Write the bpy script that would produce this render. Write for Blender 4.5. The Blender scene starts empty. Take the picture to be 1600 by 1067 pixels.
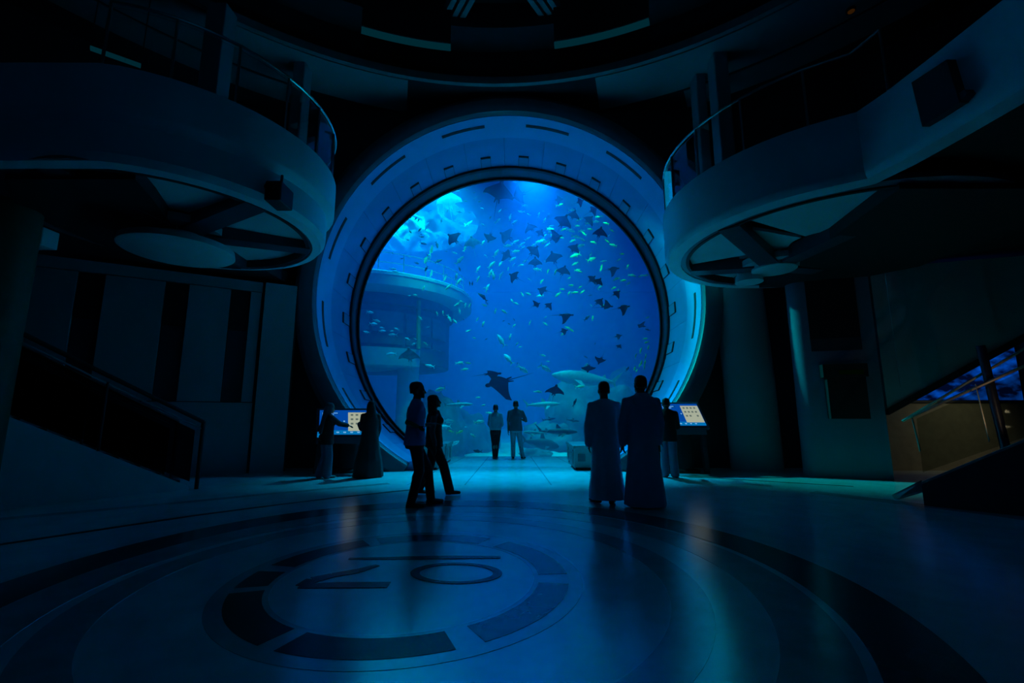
import bpy, bmesh, math, random
from mathutils import Vector, Matrix, Euler
S = bpy.context.scene
COL = S.collection
PI = math.pi
R = math.radians

# ------------------------------------------------------------------ camera
FPX = 711.0
PITCH = math.atan((649 - 533.5) / FPX)
EYE = Vector((0, 0, 1.31))
cd = bpy.data.cameras.new('camera')
cd.sensor_fit = 'HORIZONTAL'; cd.sensor_width = 36; cd.lens = 36 * FPX / 1600
cd.clip_start = 0.05; cd.clip_end = 200
cam = bpy.data.objects.new('camera', cd); COL.objects.link(cam)
cam.location = EYE; cam.rotation_euler = (PI / 2 + PITCH, 0, 0)
S.camera = cam
# ------------------------------------------------------------------ view, world
S.view_settings.view_transform = 'Standard'
S.view_settings.look = 'None'
S.view_settings.exposure = 0.0
S.view_settings.gamma = 1.0
S.view_settings.use_curve_mapping = False
wd = bpy.data.worlds.new('world'); S.world = wd; wd.use_nodes = True
wd.node_tree.nodes['Background'].inputs[0].default_value = (0, 0, 0, 1)
wd.node_tree.nodes['Background'].inputs[1].default_value = 0.0
try:
    S.cycles.volume_bounces = 1
    S.cycles.max_bounces = 10
    S.cycles.diffuse_bounces = 5
    S.cycles.transparent_max_bounces = 12
    S.cycles.sample_clamp_indirect = 4.0
    S.cycles.use_denoising = True
except Exception:
    pass


# ------------------------------------------------------------------ lights
def spot(name, loc, tgt, power, col, ang, blend=0.7, soft=0.25):
    l = bpy.data.lights.new(name, 'SPOT'); l.energy = power; l.color = col
    l.spot_size = R(ang); l.spot_blend = blend; l.shadow_soft_size = soft
    o = bpy.data.objects.new(name, l); COL.objects.link(o)
    o.location = loc
    o.rotation_euler = (Vector(tgt) - Vector(loc)).to_track_quat('-Z', 'Y').to_euler()
    return o


def area(name, loc, tgt, sx, sy, power, col):
    l = bpy.data.lights.new(name, 'AREA'); l.shape = 'RECTANGLE'; l.size = sx; l.size_y = sy
    l.energy = power; l.color = col
    o = bpy.data.objects.new(name, l); COL.objects.link(o)
    o.location = loc
    o.rotation_euler = (Vector(tgt) - Vector(loc)).to_track_quat('-Z', 'Y').to_euler()
    return o


def point(name, loc, power, col, soft=0.1):
    l = bpy.data.lights.new(name, 'POINT'); l.energy = power; l.color = col; l.shadow_soft_size = soft
    o = bpy.data.objects.new(name, l); COL.objects.link(o); o.location = loc
    return o


BLUE = (0.0, 0.30, 1.0)
CYAN = (0.0, 0.62, 1.0)
# pool lamps hanging over the tank, wide beams
for i, (x, y, p) in enumerate([(-12, 20, 6500), (-5, 19, 6000), (1, 19, 3600), (9, 20, 500),
                               (-9, 28, 8000), (-1, 28, 5500), (9, 28, 900), (-5, 37, 5500), (6, 37, 1800)]):
    spot('pool_flood_lamp', (x, y, 22), (x, y, 0), p * 1.9, (0, 0.37 if x < 0 else (0.30 if x < 5 else 0.15), 0.86), 96, 1.0, 0.5)
# narrow beams that draw shafts in the water
for x, y, tx, ty, p, ang in [(-0.9, 21.5, -1.3, 22.0, 8000, 9), (1.7, 20.5, 1.5, 20.5, 4200, 10),
                             (5.2, 24, 5.4, 25, 3500, 8), (-7.0, 23.0, -6.0, 22.0, 9000, 26), (-2.0, 30, -2.6, 31, 12000, 10), (2.6, 23.5, 2.4, 22.5, 6500, 11), (-2.2, 20.5, -2.4, 20.2, 3500, 8)]:
    spot('pool_beam_lamp', (x, y, 18.0), (tx, ty, 0), p, (0, 0.55, 0.85), ang, 0.8, 0.2)
# unseen spots added in the tank head to send its glow through the window
spot('added_tank_spot', (-5.0, 16.8, 11.2), (4.9, 12.6, 3.6), 26000, (0, 0.88, 0.92), 36, 0.9, 0.35)
spot('added_tank_spot', (0.9, 16.7, 12.2), (0.5, 10.8, 0), 44000, (0, 0.52, 1.0), 48, 1.0, 0.35)
spot('added_tank_spot', (5.0, 16.8, 11.2), (-4.6, 12.4, 4.5), 3000, (0, 0.32, 1.0), 60, 0.9, 0.35)
# unseen fill added behind the camera for the hall's ambient light
point('ambient_fill', (-0.4, -1.0, 7.2), 19, (0.0, 0.40, 1.0), 0.6)
# unseen green-cyan key spots added to brighten the fish tops
spot('fish_key_spot', (-3.0, 16.4, 12.6), (-2.3, 19.0, 6.8), 2100, (0, 1.0, 0.80), 62, 1.0, 0.3)
spot('fish_key_spot', (3.2, 16.4, 12.6), (2.4, 19.0, 6.8), 3400, (0, 1.0, 0.80), 62, 1.0, 0.3)

# ------------------------------------------------------------------ materials
def mat(name, col, rough=0.5, metal=0.0, var=0.12, scale=6.0, bump=0.0, spec=0.5, bscale=None, ior=1.5):
    m = bpy.data.materials.new(name); m.use_nodes = True
    nt = m.node_tree; b = nt.nodes['Principled BSDF']
    b.inputs['Roughness'].default_value = rough; b.inputs['Metallic'].default_value = metal
    b.inputs['Specular IOR Level'].default_value = spec; b.inputs['IOR'].default_value = ior
    tc = nt.nodes.new('ShaderNodeTexCoord')
    nz = nt.nodes.new('ShaderNodeTexNoise'); nz.inputs['Scale'].default_value = scale; nz.inputs['Detail'].default_value = 4
    rp = nt.nodes.new('ShaderNodeValToRGB')
    c0 = [c * (1 - var) for c in col]; c1 = [min(1, c * (1 + var)) for c in col]
    rp.color_ramp.elements[0].position = 0.3; rp.color_ramp.elements[1].position = 0.7
    rp.color_ramp.elements[0].color = (*c0, 1); rp.color_ramp.elements[1].color = (*c1, 1)
    nt.links.new(tc.outputs['Object'], nz.inputs['Vector'])
    nt.links.new(nz.outputs['Fac'], rp.inputs['Fac'])
    nt.links.new(rp.outputs['Color'], b.inputs['Base Color'])
    if bump:
        n2 = nt.nodes.new('ShaderNodeTexNoise'); n2.inputs['Scale'].default_value = bscale or scale * 6
        bp = nt.nodes.new('ShaderNodeBump'); bp.inputs['Strength'].default_value = bump; bp.inputs['Distance'].default_value = 0.01
        nt.links.new(tc.outputs['Object'], n2.inputs['Vector'])
        nt.links.new(n2.outputs['Fac'], bp.inputs['Height']); nt.links.new(bp.outputs['Normal'], b.inputs['Normal'])
    return m


def emat(name, col, strength):
    m = bpy.data.materials.new(name); m.use_nodes = True
    nt = m.node_tree; nt.nodes.clear()
    o = nt.nodes.new('ShaderNodeOutputMaterial'); e = nt.nodes.new('ShaderNodeEmission')
    e.inputs['Color'].default_value = (*col, 1); e.inputs['Strength'].default_value = strength
    nt.links.new(e.outputs[0], o.inputs['Surface'])
    return m


def glassmat(name, tint=(0.9, 0.97, 1.0), gloss=0.06, rough=0.02):
    m = bpy.data.materials.new(name); m.use_nodes = True
    nt = m.node_tree; nt.nodes.clear()
    o = nt.nodes.new('ShaderNodeOutputMaterial'); t = nt.nodes.new('ShaderNodeBsdfTransparent'); g = nt.nodes.new('ShaderNodeBsdfGlossy')
    t.inputs['Color'].default_value = (*tint, 1); g.inputs['Roughness'].default_value = rough
    f = nt.nodes.new('ShaderNodeFresnel'); f.inputs['IOR'].default_value = 1.3
    mu = nt.nodes.new('ShaderNodeMath'); mu.operation = 'MULTIPLY'; mu.inputs[1].default_value = gloss / 0.06
    mx = nt.nodes.new('ShaderNodeMixShader')
    nt.links.new(f.outputs[0], mu.inputs[0]); nt.links.new(mu.outputs[0], mx.inputs['Fac'])
    nt.links.new(t.outputs[0], mx.inputs[1]); nt.links.new(g.outputs[0], mx.inputs[2])
    nt.links.new(mx.outputs[0], o.inputs['Surface'])
    return m


M = {}
M['floor'] = mat('pale terrazzo', (0.62, 0.66, 0.66), 0.20, 0, 0.10, 3.0, 0.03, 0.5, 60, 4.0)
M['floor_mid'] = mat('grey terrazzo', (0.34, 0.37, 0.38), 0.20, 0, 0.12, 4.0, 0.03, 0.5, 60, 3.8)
M['floor_dark'] = mat('dark terrazzo', (0.085, 0.092, 0.105), 0.20, 0, 0.15, 5.0, 0.03, 0.5, 60, 2.0)
M['floor_black'] = mat('black terrazzo', (0.012, 0.013, 0.016), 0.24, 0, 0.2, 5.0, 0.03, 0.3, 60)
M['groove'] = mat('black drain slot', (0.006, 0.006, 0.007), 0.7)
M['white'] = mat('white satin panel', (0.62, 0.66, 0.68), 0.42, 0, 0.05, 1.5)
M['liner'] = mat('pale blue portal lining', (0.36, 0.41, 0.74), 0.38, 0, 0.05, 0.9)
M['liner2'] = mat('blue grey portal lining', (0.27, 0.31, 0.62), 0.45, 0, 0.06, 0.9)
M['ringdark'] = mat('dark portal ring', (0.10, 0.11, 0.14), 0.35, 0, 0.1, 2)
M['rim'] = mat('slate window frame', (0.016, 0.02, 0.03), 0.4, 0, 0.1, 2)
M['black'] = mat('matt black', (0.010, 0.010, 0.012), 0.6, 0, 0.2)
M['blackgloss'] = mat('black gloss', (0.010, 0.010, 0.012), 0.25, 0, 0.2)
M['wall'] = mat('grey wall panel', (0.34, 0.37, 0.39), 0.6, 0, 0.06, 0.8, 0.02)
M['slab'] = mat('blue grey wall slab', (0.19, 0.22, 0.30), 0.55, 0, 0.06, 0.8, 0.02)
M['wallback'] = mat('charcoal wall', (0.035, 0.037, 0.04), 0.7, 0, 0.1)
M['slotlow'] = mat('dark blue slot panel', (0.05, 0.05, 0.07), 0.4, 0, 0.1)
M['ceil'] = mat('charcoal ceiling', (0.025, 0.026, 0.03), 0.8, 0, 0.15, 1.0)
M['ceilpanel'] = mat('grey ceiling panel', (0.30, 0.33, 0.33), 0.7, 0, 0.08, 0.7)
M['rib'] = mat('grey steel rib', (0.28, 0.31, 0.31), 0.5, 0.2, 0.08)
M['soffit'] = mat('pale soffit panel', (0.50, 0.54, 0.54), 0.55, 0, 0.06, 1.0)
M['steel'] = mat('brushed steel', (0.55, 0.53, 0.50), 0.3, 1.0, 0.08, 20)
M['brass'] = mat('warm bronze rail', (0.75, 0.60, 0.42), 0.4, 0.35, 0.08, 20)
M['postblue'] = mat('dark navy post', (0.03, 0.035, 0.07), 0.4)
M['glass'] = glassmat('clear glass', (0.93, 0.97, 0.98), 0.02)
M['acrylic'] = glassmat('aquarium acrylic', (0.93, 0.98, 1.0), 0.05)
M['tint'] = glassmat('lightly tinted glass', (0.72, 0.76, 0.72), 0.015)
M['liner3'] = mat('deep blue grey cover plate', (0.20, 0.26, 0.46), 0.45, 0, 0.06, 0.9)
M['smoke'] = glassmat('smoked glass', (0.25, 0.27, 0.28), 0.06)


# ------------------------------------------------------------------ objects
def tag(o, label=None, cat=None, group=None, kind=None):
    if label: o['label'] = label
    if cat: o['category'] = cat
    if group: o['group'] = group
    if kind: o['kind'] = kind
    return o


def thing(name, label, cat, loc=(0, 0, 0), group=None, kind=None):
    o = bpy.data.objects.new(name, None); COL.objects.link(o)
    o.location = loc; o.empty_display_size = 0.1
    return tag(o, label, cat, group, kind)


def world_of(o):
    m = Matrix.LocRotScale(o.location, o.rotation_euler, o.scale)
    if o.parent:
        return world_of(o.parent) @ o.matrix_parent_inverse @ m
    return m


def adopt(o, parent):
    """parent an object whose mesh is written in world coordinates"""
    if parent is not None:
        o.parent = parent
        o.matrix_parent_inverse = world_of(parent).inverted()
    return o


class MB:
    def __init__(s): s.v = []; s.f = []

    def add(s, vs, fs):
        k = len(s.v); s.v += [tuple(p) for p in vs]; s.f += [tuple(i + k for i in f) for f in fs]
        return s

    def box(s, x0, x1, y0, y1, z0, z1):
        v = [(x, y, z) for x in (x0, x1) for y in (y0, y1) for z in (z0, z1)]
        return s.add(v, [(0, 1, 3, 2), (4, 6, 7, 5), (0, 4, 5, 1), (2, 3, 7, 6), (0, 2, 6, 4), (1, 5, 7, 3)])

    def beam(s, a, b, w, h, up=(0, 0, 1)):
        a = Vector(a); b = Vector(b); d = (b - a).normalized(); u = Vector(up)
        sd = d.cross(u)
        if sd.length < 1e-5: sd = d.cross(Vector((1, 0, 0)))
        sd.normalize(); u = sd.cross(d).normalized()
        v = []
        for p in (a, b):
            for i, j in ((-1, -1), (1, -1), (1, 1), (-1, 1)):
                v.append(p + sd * (i * w / 2) + u * (j * h / 2))
        return s.add(v, [(3, 2, 1, 0), (4, 5, 6, 7), (0, 1, 5, 4), (1, 2, 6, 5), (2, 3, 7, 6), (3, 0, 4, 7)])

    def tube(s, pts, r, n=8, closed=False):
        pts = [Vector(p) for p in pts]; k = len(pts); v = []; f = []
        for i, p in enumerate(pts):
            d = (pts[(i + 1) % k] - pts[i - 1]) if closed else (pts[min(i + 1, k - 1)] - pts[max(i - 1, 0)])
            d.normalize(); u = Vector((0, 0, 1)) if abs(d.z) < 0.95 else Vector((1, 0, 0))
            a = d.cross(u).normalized(); b = a.cross(d).normalized()
            rr = r[i] if isinstance(r, (list, tuple)) else r
            for j in range(n):
                t = 2 * PI * j / n; v.append(p + a * (rr * math.cos(t)) + b * (rr * math.sin(t)))
        m = k if closed else k - 1
        for i in range(m):
            for j in range(n):
                i2 = (i + 1) % k
                f.append((i * n + j, i * n + (j + 1) % n, i2 * n + (j + 1) % n, i2 * n + j))
        if not closed:
            f.append(tuple(range(n - 1, -1, -1))); f.append(tuple((k - 1) * n + j for j in range(n)))
        return s.add(v, f)

    def lathe(s, prof, c=(0, 0), a0=0, a1=360, n=48):
        """profile [(r,z)] about a vertical axis at c; closed profile not needed"""
        full = abs(a1 - a0) >= 359.9; k = n if full else n + 1; m = len(prof); v = []; f = []
        for i in range(k):
            t = R(a0 + (a1 - a0) * i / n)
            for r_, z in prof: v.append((c[0] + r_ * math.cos(t), c[1] + r_ * math.sin(t), z))
        for i in range(n):
            i2 = (i + 1) % k
            for j in range(m - 1):
                f.append((i * m + j, i2 * m + j, i2 * m + j + 1, i * m + j + 1))
        return s.add(v, f)

    def sector(s, c, r0, r1, z0, z1, a0=0, a1=360, n=48):
        """solid ring sector"""
        full = abs(a1 - a0) >= 359.9; k = n if full else n + 1; v = []; f = []
        for i in range(k):
            t = R(a0 + (a1 - a0) * i / n); co, si = math.cos(t), math.sin(t)
            for r_, z in ((r0, z0), (r1, z0), (r1, z1), (r0, z1)): v.append((c[0] + r_ * co, c[1] + r_ * si, z))
        for i in range(n):
            i2 = (i + 1) % k
            for j in range(4):
                f.append((i * 4 + j, i * 4 + (j + 1) % 4, i2 * 4 + (j + 1) % 4, i2 * 4 + j))
        if not full:
            f.append((3, 2, 1, 0)); f.append(tuple((k - 1) * 4 + j for j in range(4)))
        return s.add(v, f)

    def disc(s, c, r, z0, z1, n=48):
        v = [(c[0] + r * math.cos(2 * PI * i / n), c[1] + r * math.sin(2 * PI * i / n), z) for z in (z0, z1) for i in range(n)]
        f = [tuple(range(n - 1, -1, -1)), tuple(range(n, 2 * n))] + [(i, (i + 1) % n, n + (i + 1) % n, n + i) for i in range(n)]
        return s.add(v, f)

    def prism(s, poly, z0, z1):
        n = len(poly)
        v = [(x, y, z) for z in (z0, z1) for x, y in poly]
        f = [tuple(range(n - 1, -1, -1)), tuple(range(n, 2 * n))] + [(i, (i + 1) % n, n + (i + 1) % n, n + i) for i in range(n)]
        return s.add(v, f)

    def plate(s, pts3, off):
        """flat polygon given by 3-D points, given a thickness vector"""
        n = len(pts3); o = Vector(off)
        v = [Vector(p) for p in pts3] + [Vector(p) + o for p in pts3]
        f = [tuple(range(n - 1, -1, -1)), tuple(range(n, 2 * n))] + [(i, (i + 1) % n, n + (i + 1) % n, n + i) for i in range(n)]
        return s.add(v, f)

    def loft(s, secs, n=20, fold=None):
        """closed loft; secs: (centre, rx, ry[, yaw[, foldamp]]) horizontal ellipses, or (centre, ax, ay) with vectors"""
        v = []; f = []
        for sec in secs:
            c = Vector(sec[0])
            if isinstance(sec[1], (int, float)):
                yaw = sec[3] if len(sec) > 3 else 0; am = sec[4] if len(sec) > 4 else 0
                ax = Vector((math.cos(yaw), math.sin(yaw), 0)) * sec[1]; ay = Vector((-math.sin(yaw), math.cos(yaw), 0)) * sec[2]
            else:
                ax, ay = Vector(sec[1]), Vector(sec[2]); am = sec[3] if len(sec) > 3 else 0
            for j in range(n):
                t = 2 * PI * j / n
                k = 1 + (am * (0.6 * math.sin(7 * t + 0.6) + 0.4 * math.sin(11 * t + 2.0)) if am else 0)
                v.append(c + ax * (math.cos(t) * k) + ay * (math.sin(t) * k))
        m = len(secs)
        for i in range(m - 1):
            for j in range(n):
                f.append((i * n + j, i * n + (j + 1) % n, (i + 1) * n + (j + 1) % n, (i + 1) * n + j))
        f.append(tuple(range(n - 1, -1, -1))); f.append(tuple((m - 1) * n + j for j in range(n)))
        return s.add(v, f)

    def capsule(s, a, b, r0, r1, n=12, sq=None):
        """tapered capsule; sq squashes it along a direction vector (dir, factor)"""
        a = Vector(a); b = Vector(b); d = (b - a); L = d.length
        d = d / L if L > 1e-6 else Vector((0, 0, 1))
        u = Vector((0, 0, 1)) if abs(d.z) < 0.9 else Vector((0, 1, 0))
        e1 = d.cross(u).normalized(); e2 = d.cross(e1).normalized()
        rings = []
        for t in (-80, -50, -20): rings.append((a + d * (r0 * math.sin(R(t))), r0 * math.cos(R(t))))
        rings.append((a, r0)); rings.append((b, r1))
        for t in (20, 50, 80): rings.append((b + d * (r1 * math.sin(R(t))), r1 * math.cos(R(t))))
        v = []; f = []
        for c, rr in rings:
            for j in range(n):
                t = 2 * PI * j / n; p = e1 * (rr * math.cos(t)) + e2 * (rr * math.sin(t))
                if sq: q = Vector(sq[0]).normalized(); p = p - q * (p.dot(q) * (1 - sq[1]))
                v.append(c + p)
        m = len(rings)
        for i in range(m - 1):
            for j in range(n):
                f.append((i * n + j, i * n + (j + 1) % n, (i + 1) * n + (j + 1) % n, (i + 1) * n + j))
        f.append(tuple(range(n - 1, -1, -1))); f.append(tuple((m - 1) * n + j for j in range(n)))
        return s.add(v, f)

    def ball(s, c, rx, ry, rz, n=14, m=9):
        v = []; f = []
        for i in range(m + 1):
            ph = -PI / 2 + PI * (0.04 + 0.92 * i / m)
            for j in range(n):
                t = 2 * PI * j / n
                v.append((c[0] + rx * math.cos(ph) * math.cos(t), c[1] + ry * math.cos(ph) * math.sin(t), c[2] + rz * math.sin(ph)))
        for i in range(m):
            for j in range(n):
                f.append((i * n + j, i * n + (j + 1) % n, (i + 1) * n + (j + 1) % n, (i + 1) * n + j))
        f.append(tuple(range(n - 1, -1, -1))); f.append(tuple(m * n + j for j in range(n)))
        return s.add(v, f)

    def mesh(s, name, material, smooth=True, ang=35):
        me = bpy.data.meshes.new(name); me.from_pydata(s.v, [], s.f)
        bm = bmesh.new(); bm.from_mesh(me); bmesh.ops.recalc_face_normals(bm, faces=bm.faces); bm.to_mesh(me); bm.free()
        me.materials.append(material)
        if smooth:
            me.polygons.foreach_set('use_smooth', [True] * len(me.polygons))
            me.set_sharp_from_angle(angle=R(ang))
        me.update()
        return me

    def build(s, name, material, parent=None, smooth=True, bevel=0.0, ang=35):
        me = s.mesh(name, material, smooth, ang)
        o = bpy.data.objects.new(name, me); COL.objects.link(o)
        if bevel:
            b = o.modifiers.new('bevel', 'BEVEL'); b.width = bevel; b.segments = 2; b.limit_method = 'ANGLE'; b.angle_limit = R(40)
        return adopt(o, parent)


def ray(u, v):
    x = (u - 800) / FPX; y = (533.5 - v) / FPX
    c, s = math.cos(PITCH), math.sin(PITCH)
    return Vector((x, c - y * s, s + y * c))


def at(u, v, Y):
    """a place in the world: on the sight line of a photo pixel, Y metres into the hall"""
    d = ray(u, v); return EYE + d * (Y / d.y)


def ground(u, v, z=0.0):
    d = ray(u, v); return EYE + d * ((z - EYE.z) / d.z)


def onwall(u, v, a, b):
    d = ray(u, v); n = Vector((-(b[1] - a[1]), b[0] - a[0])); t = (n.x * a[0] + n.y * a[1]) / (n.x * d.x + n.y * d.y)
    return EYE + d * t

# ================================================================== SETTING
HC = (-0.44, 1.5)          # centre of the round hall
LC2 = (-0.66, 4.02)
LC = (-0.85, 4.02)         # centre of the inlaid floor medallion
PX, PZ = -0.08, 4.5        # axis of the round window

# ---- floor
fl = MB().box(-13.5, 13.5, -11, 15.15, -0.4, 0).build('floor', M['floor'], None, False)
tag(fl, 'polished pale terrazzo floor of the round hall', 'floor', None, 'structure')
tag(MB().sector((-0.83, 4.02), 2.03, 2.30, -0.05, 0.002, n=96).build('inlay_ring', M['floor_mid'], fl))
tag(MB().sector((-0.70, 4.02), 2.52, 2.90, -0.05, 0.002, n=96).build('inlay_ring', M['floor_mid'], fl))
tag(MB().sector(LC2, 2.93, 3.38, -0.05, 0.003, n=128).build('inlay_ring', M['floor_dark'], fl), 'dark outer inlay ring')
MB().sector(LC, 1.03, 1.42, -0.05, 0.002, n=96).build('inlay_ring', M['floor_mid'], fl)
for a0, a1 in [(-163, -118), (-112, -66), (-58, -8), (2, 52), (62, 118), (124, 168), (175, 192)]:
    MB().sector(LC, 1.07, 1.31, -0.05, 0.004, a0, a1, 24).build('inlay_segment', M['floor_black'] if a1 < -64 or a0 > 120 else M['floor_dark'], fl)
# the two figures inlaid in the medallion, read from the near side
gz = -0.03


def inlay_strip(pts, w, name, m):
    b = MB()
    P = [ground(u, v) for u, v in pts]
    for i in range(len(P) - 1):
        d = (P[i + 1] - P[i]).normalized(); nrm = Vector((-d.y, d.x, 0))
        w0 = w[i] if isinstance(w, list) else w; w1 = w[i + 1] if isinstance(w, list) else w
        q = [P[i] - nrm * w0, P[i + 1] - nrm * w1, P[i + 1] + nrm * w1, P[i] + nrm * w0]
        b.prism([(p.x, p.y) for p in q], -0.04, 0.004 + 0.0003 * i)
    return b.build(name, m, fl)


inlay_strip([(545, 873), (640, 872), (700, 871), (782, 871)], [0.02, 0.045, 0.045, 0.03], 'inlay_letter', M['floor_black'])
inlay_strip([(590, 883), (560, 892), (520, 899), (490, 906), (470, 916)], [0.03, 0.05, 0.05, 0.07, 0.05], 'inlay_letter', M['floor_black'])
inlay_strip([(468, 916), (520, 914.5), (608, 914)], [0.045, 0.06, 0.06], 'inlay_letter', M['floor_black'])
oc = [ground(713 + 72 * math.cos(t), 896 + 16.5 * math.sin(t)) for t in [2 * PI * i / 40 for i in range(40)]]
b = MB()
cx = sum(p.x for p in oc) / 40; cy = sum(p.y for p in oc) / 40
for i in range(40):
    p, q = oc[i], oc[(i + 1) % 40]
    k = 0.80
    b.prism([(p.x, p.y), (q.x, q.y), (cx + (q.x - cx) * k, cy + (q.y - cy) * k), (cx + (p.x - cx) * k, cy + (p.y - cy) * k)], -0.04, 0.004)
b.build('inlay_letter', M['floor_black'], fl)
# curved drain slots in the floor


def strip_on_floor(pts, w, name, m, z=0.003):
    P = [Vector((x, y, 0)) for x, y in pts]; b = MB()
    for i in range(len(P) - 1):
        d = (P[i + 1] - P[i]).normalized(); n_ = Vector((-d.y, d.x, 0)) * w
        b.prism([(q.x, q.y) for q in (P[i] - n_, P[i + 1] - n_, P[i + 1] + n_, P[i] + n_)], -0.05, z)
    return b.build(name, m, fl)


strip_on_floor([(-6.6, 2.6), (-5.9, 3.95), (-5.26, 4.95), (-4.97, 5.33), (-4.23, 6.3), (-3.69, 6.85), (-2.9, 7.6), (-2.06, 8.25), (-1.7, 8.5)], 0.045, 'drain_slot', M['groove'])
strip_on_floor([(3.0, 10.5), (3.94, 10.17), (5.15, 9.49), (6.38, 8.83)], 0.04, 'drain_slot', M['groove'])
# fan of joints in the window tunnel and the lighter border bands
for x0, y0, x1, y1 in [(-2.0, 9.0, -1.5, 15.0), (-0.9, 9.0, -0.75, 15.0), (0.75, 9.0, 0.6, 15.0), (1.9, 9.0, 1.4, 15.0)]:
    strip_on_floor([(x0, y0), (x1, y1)], 0.012, 'floor_joint', M['floor_mid'], 0.002)
strip_on_floor([(-2.2, 12.0), (2.1, 12.0)], 0.012, 'floor_joint', M['floor_mid'], 0.002)
strip_on_floor([(5.2, 8.2), (6.5, 6.4), (7.2, 4.6)], 0.16, 'inlay_band', M['floor_mid'], 0.002)
strip_on_floor([(-7.0, 5.8), (-5.2, 7.1), (-4.0, 8.1), (-2.4, 9.2)], 0.10, 'inlay_band', M['floor_mid'], 0.002)

# ---- the round window
win = thing('window_1', 'huge round aquarium window in a deep white tunnel', 'window', (PX, 11.35, 0), None, 'structure')


def lathe_y(prof, a0, a1, n):
    """profile [(radius, Y)] swept round the window axis; closed profile"""
    b = MB(); v = []; f = []; m = len(prof); k = n + 1
    for i in range(k):
        t = R(a0 + (a1 - a0) * i / n)
        for r_, y in prof: v.append((PX + r_ * math.sin(t), y, PZ + r_ * math.cos(t)))
    for i in range(n):
        for j in range(m):
            f.append((i * m + j, i * m + (j + 1) % m, (i + 1) * m + (j + 1) % m, (i + 1) * m + j))
    f.append(tuple(range(m))); f.append(tuple((k - 1) * m + j for j in range(m)))
    return b.add(v, f)


A = 153.5
tag(lathe_y([(4.955, 11.34), (5.0, 11.22), (5.12, 11.14), (5.30, 11.12), (5.44, 11.2), (5.5, 11.4), (5.5, 11.9), (5.3, 11.9), (5.3, 11.4), (4.96, 11.36)], -151, 151, 140).build('outer_ring', M['ringdark'], win), 'dark rounded outer ring')
lathe_y([(4.95, 11.37), (5.0, 12.45), (5.2, 12.45), (5.2, 11.42)], -A, A, 140).build('front_band', M['liner'], win)
k = 0
for i in range(-11, 12):
    t0 = 5.2 + 14 * i
    lo, hi = max(t0 - 6.95, -A), min(t0 + 6.95, A)
    if hi - lo < 2: continue
    lathe_y([(5.012, 12.455), (5.10, 14.2), (5.3, 14.2), (5.3, 12.455)], lo, hi, 8).build('lining_panel', M['liner2'], win)
    if abs(t0) < 146:
        pl = lathe_y([(5.045, 13.56), (5.075, 14.13), (5.13, 14.13), (5.12, 13.56)], t0 - 1.75, t0 + 1.75, 4).build('bracket', M['liner3'], win)
        b = lathe_y([(5.035, 13.49), (5.035, 13.56), (5.13, 13.56), (5.12, 13.49)], t0 - 1.85, t0 + 1.85, 4)
        b2 = lathe_y([(5.04, 13.55), (5.07, 14.13), (5.13, 14.13), (5.13, 13.55)], t0 - 1.85, t0 - 1.75, 1)
        b3 = lathe_y([(5.04, 13.55), (5.07, 14.13), (5.13, 14.13), (5.13, 13.55)], t0 + 1.75, t0 + 1.85, 1)
        b.add(b2.v, b2.f).add(b3.v, b3.f).build('bracket_lip', M['black'], pl)
for i in range(-5, 6):
    t0 = -15.3 + 28 * i
    if abs(t0) < 140:
        lathe_y([(4.955, 11.74), (4.96, 11.86), (5.05, 11.86), (5.05, 11.74)], t0 - 7.2, t0 + 7.2, 10).build('slot', M['black'], win)
lathe_y([(5.02, 14.16), (5.02, 14.30), (5.35, 14.30), (5.35, 14.16)], -A, A, 140).build('rim_seal', M['black'], win)
lathe_y([(5.14, 14.30), (5.14, 15.02), (5.4, 15.02), (5.4, 14.30)], -A, A, 140).build('rim', M['rim'], win)
lathe_y([(5.08, 15.02), (5.08, 15.12), (5.5, 15.12), (5.5, 15.02)], -A, A, 140).build('pane_seal', M['black'], win)
b = MB(); n = 96; v = []; f = []
for y in (15.15, 15.4):
    for i in range(n):
        t = 2 * PI * i / n; v.append((PX + 5.3 * math.sin(t), y, max(-0.35, PZ + 5.3 * math.cos(t))))
f = [tuple(range(n)), tuple(range(2 * n - 1, n - 1, -1))] + [(i, n + i, n + (i + 1) % n, (i + 1) % n) for i in range(n)]
b.add(v, f).build('glass_pane', M['acrylic'], win, False)

# ---- back wall round the window (a plate with a round hole)
v = []; f = []; n = 96
sq = []
for i in range(n):
    t = 2 * PI * i / n; co, si = math.cos(t), math.sin(t)
    x = 5.45 * si; z = 5.45 * co
    k = min(13.4 / abs(si) if abs(si) > 1e-6 else 1e9, (10.2 / co) if co > 1e-6 else (4.9 / -co if co < -1e-6 else 1e9))
    sq.append((PX + k * si, PZ + k * co))
    v.append((PX + x, 11.85, PZ + z))
v += [(x, 11.85, z) for x, z in sq]
v += [(x, 12.15, z) for x, y, z in v[:n]] + [(x, 12.15, z) for x, z in sq]
for i in range(n):
    j = (i + 1) % n
    f += [(i, j, n + j, n + i), (2 * n + i, 3 * n + i, 3 * n + j, 2 * n + j), (i, 2 * n + i, 2 * n + j, j), (n + i, n + j, 3 * n + j, 3 * n + i)]
tag(MB().add(v, f).build('wall_back', M['wallback'], None, False), 'charcoal back wall around the round window', 'wall', None, 'structure')

# ---- left wall
L0, L1 = Vector((-5.7, 10.9, 0)), Vector((-9.0, 9.0, 0))
ld = (L1 - L0).normalized(); ln = Vector((ld.y, -ld.x, 0))  # towards the hall
if ln.y > 0: ln = -ln


def lx(x): return (x - L0.x) / ld.x


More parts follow.
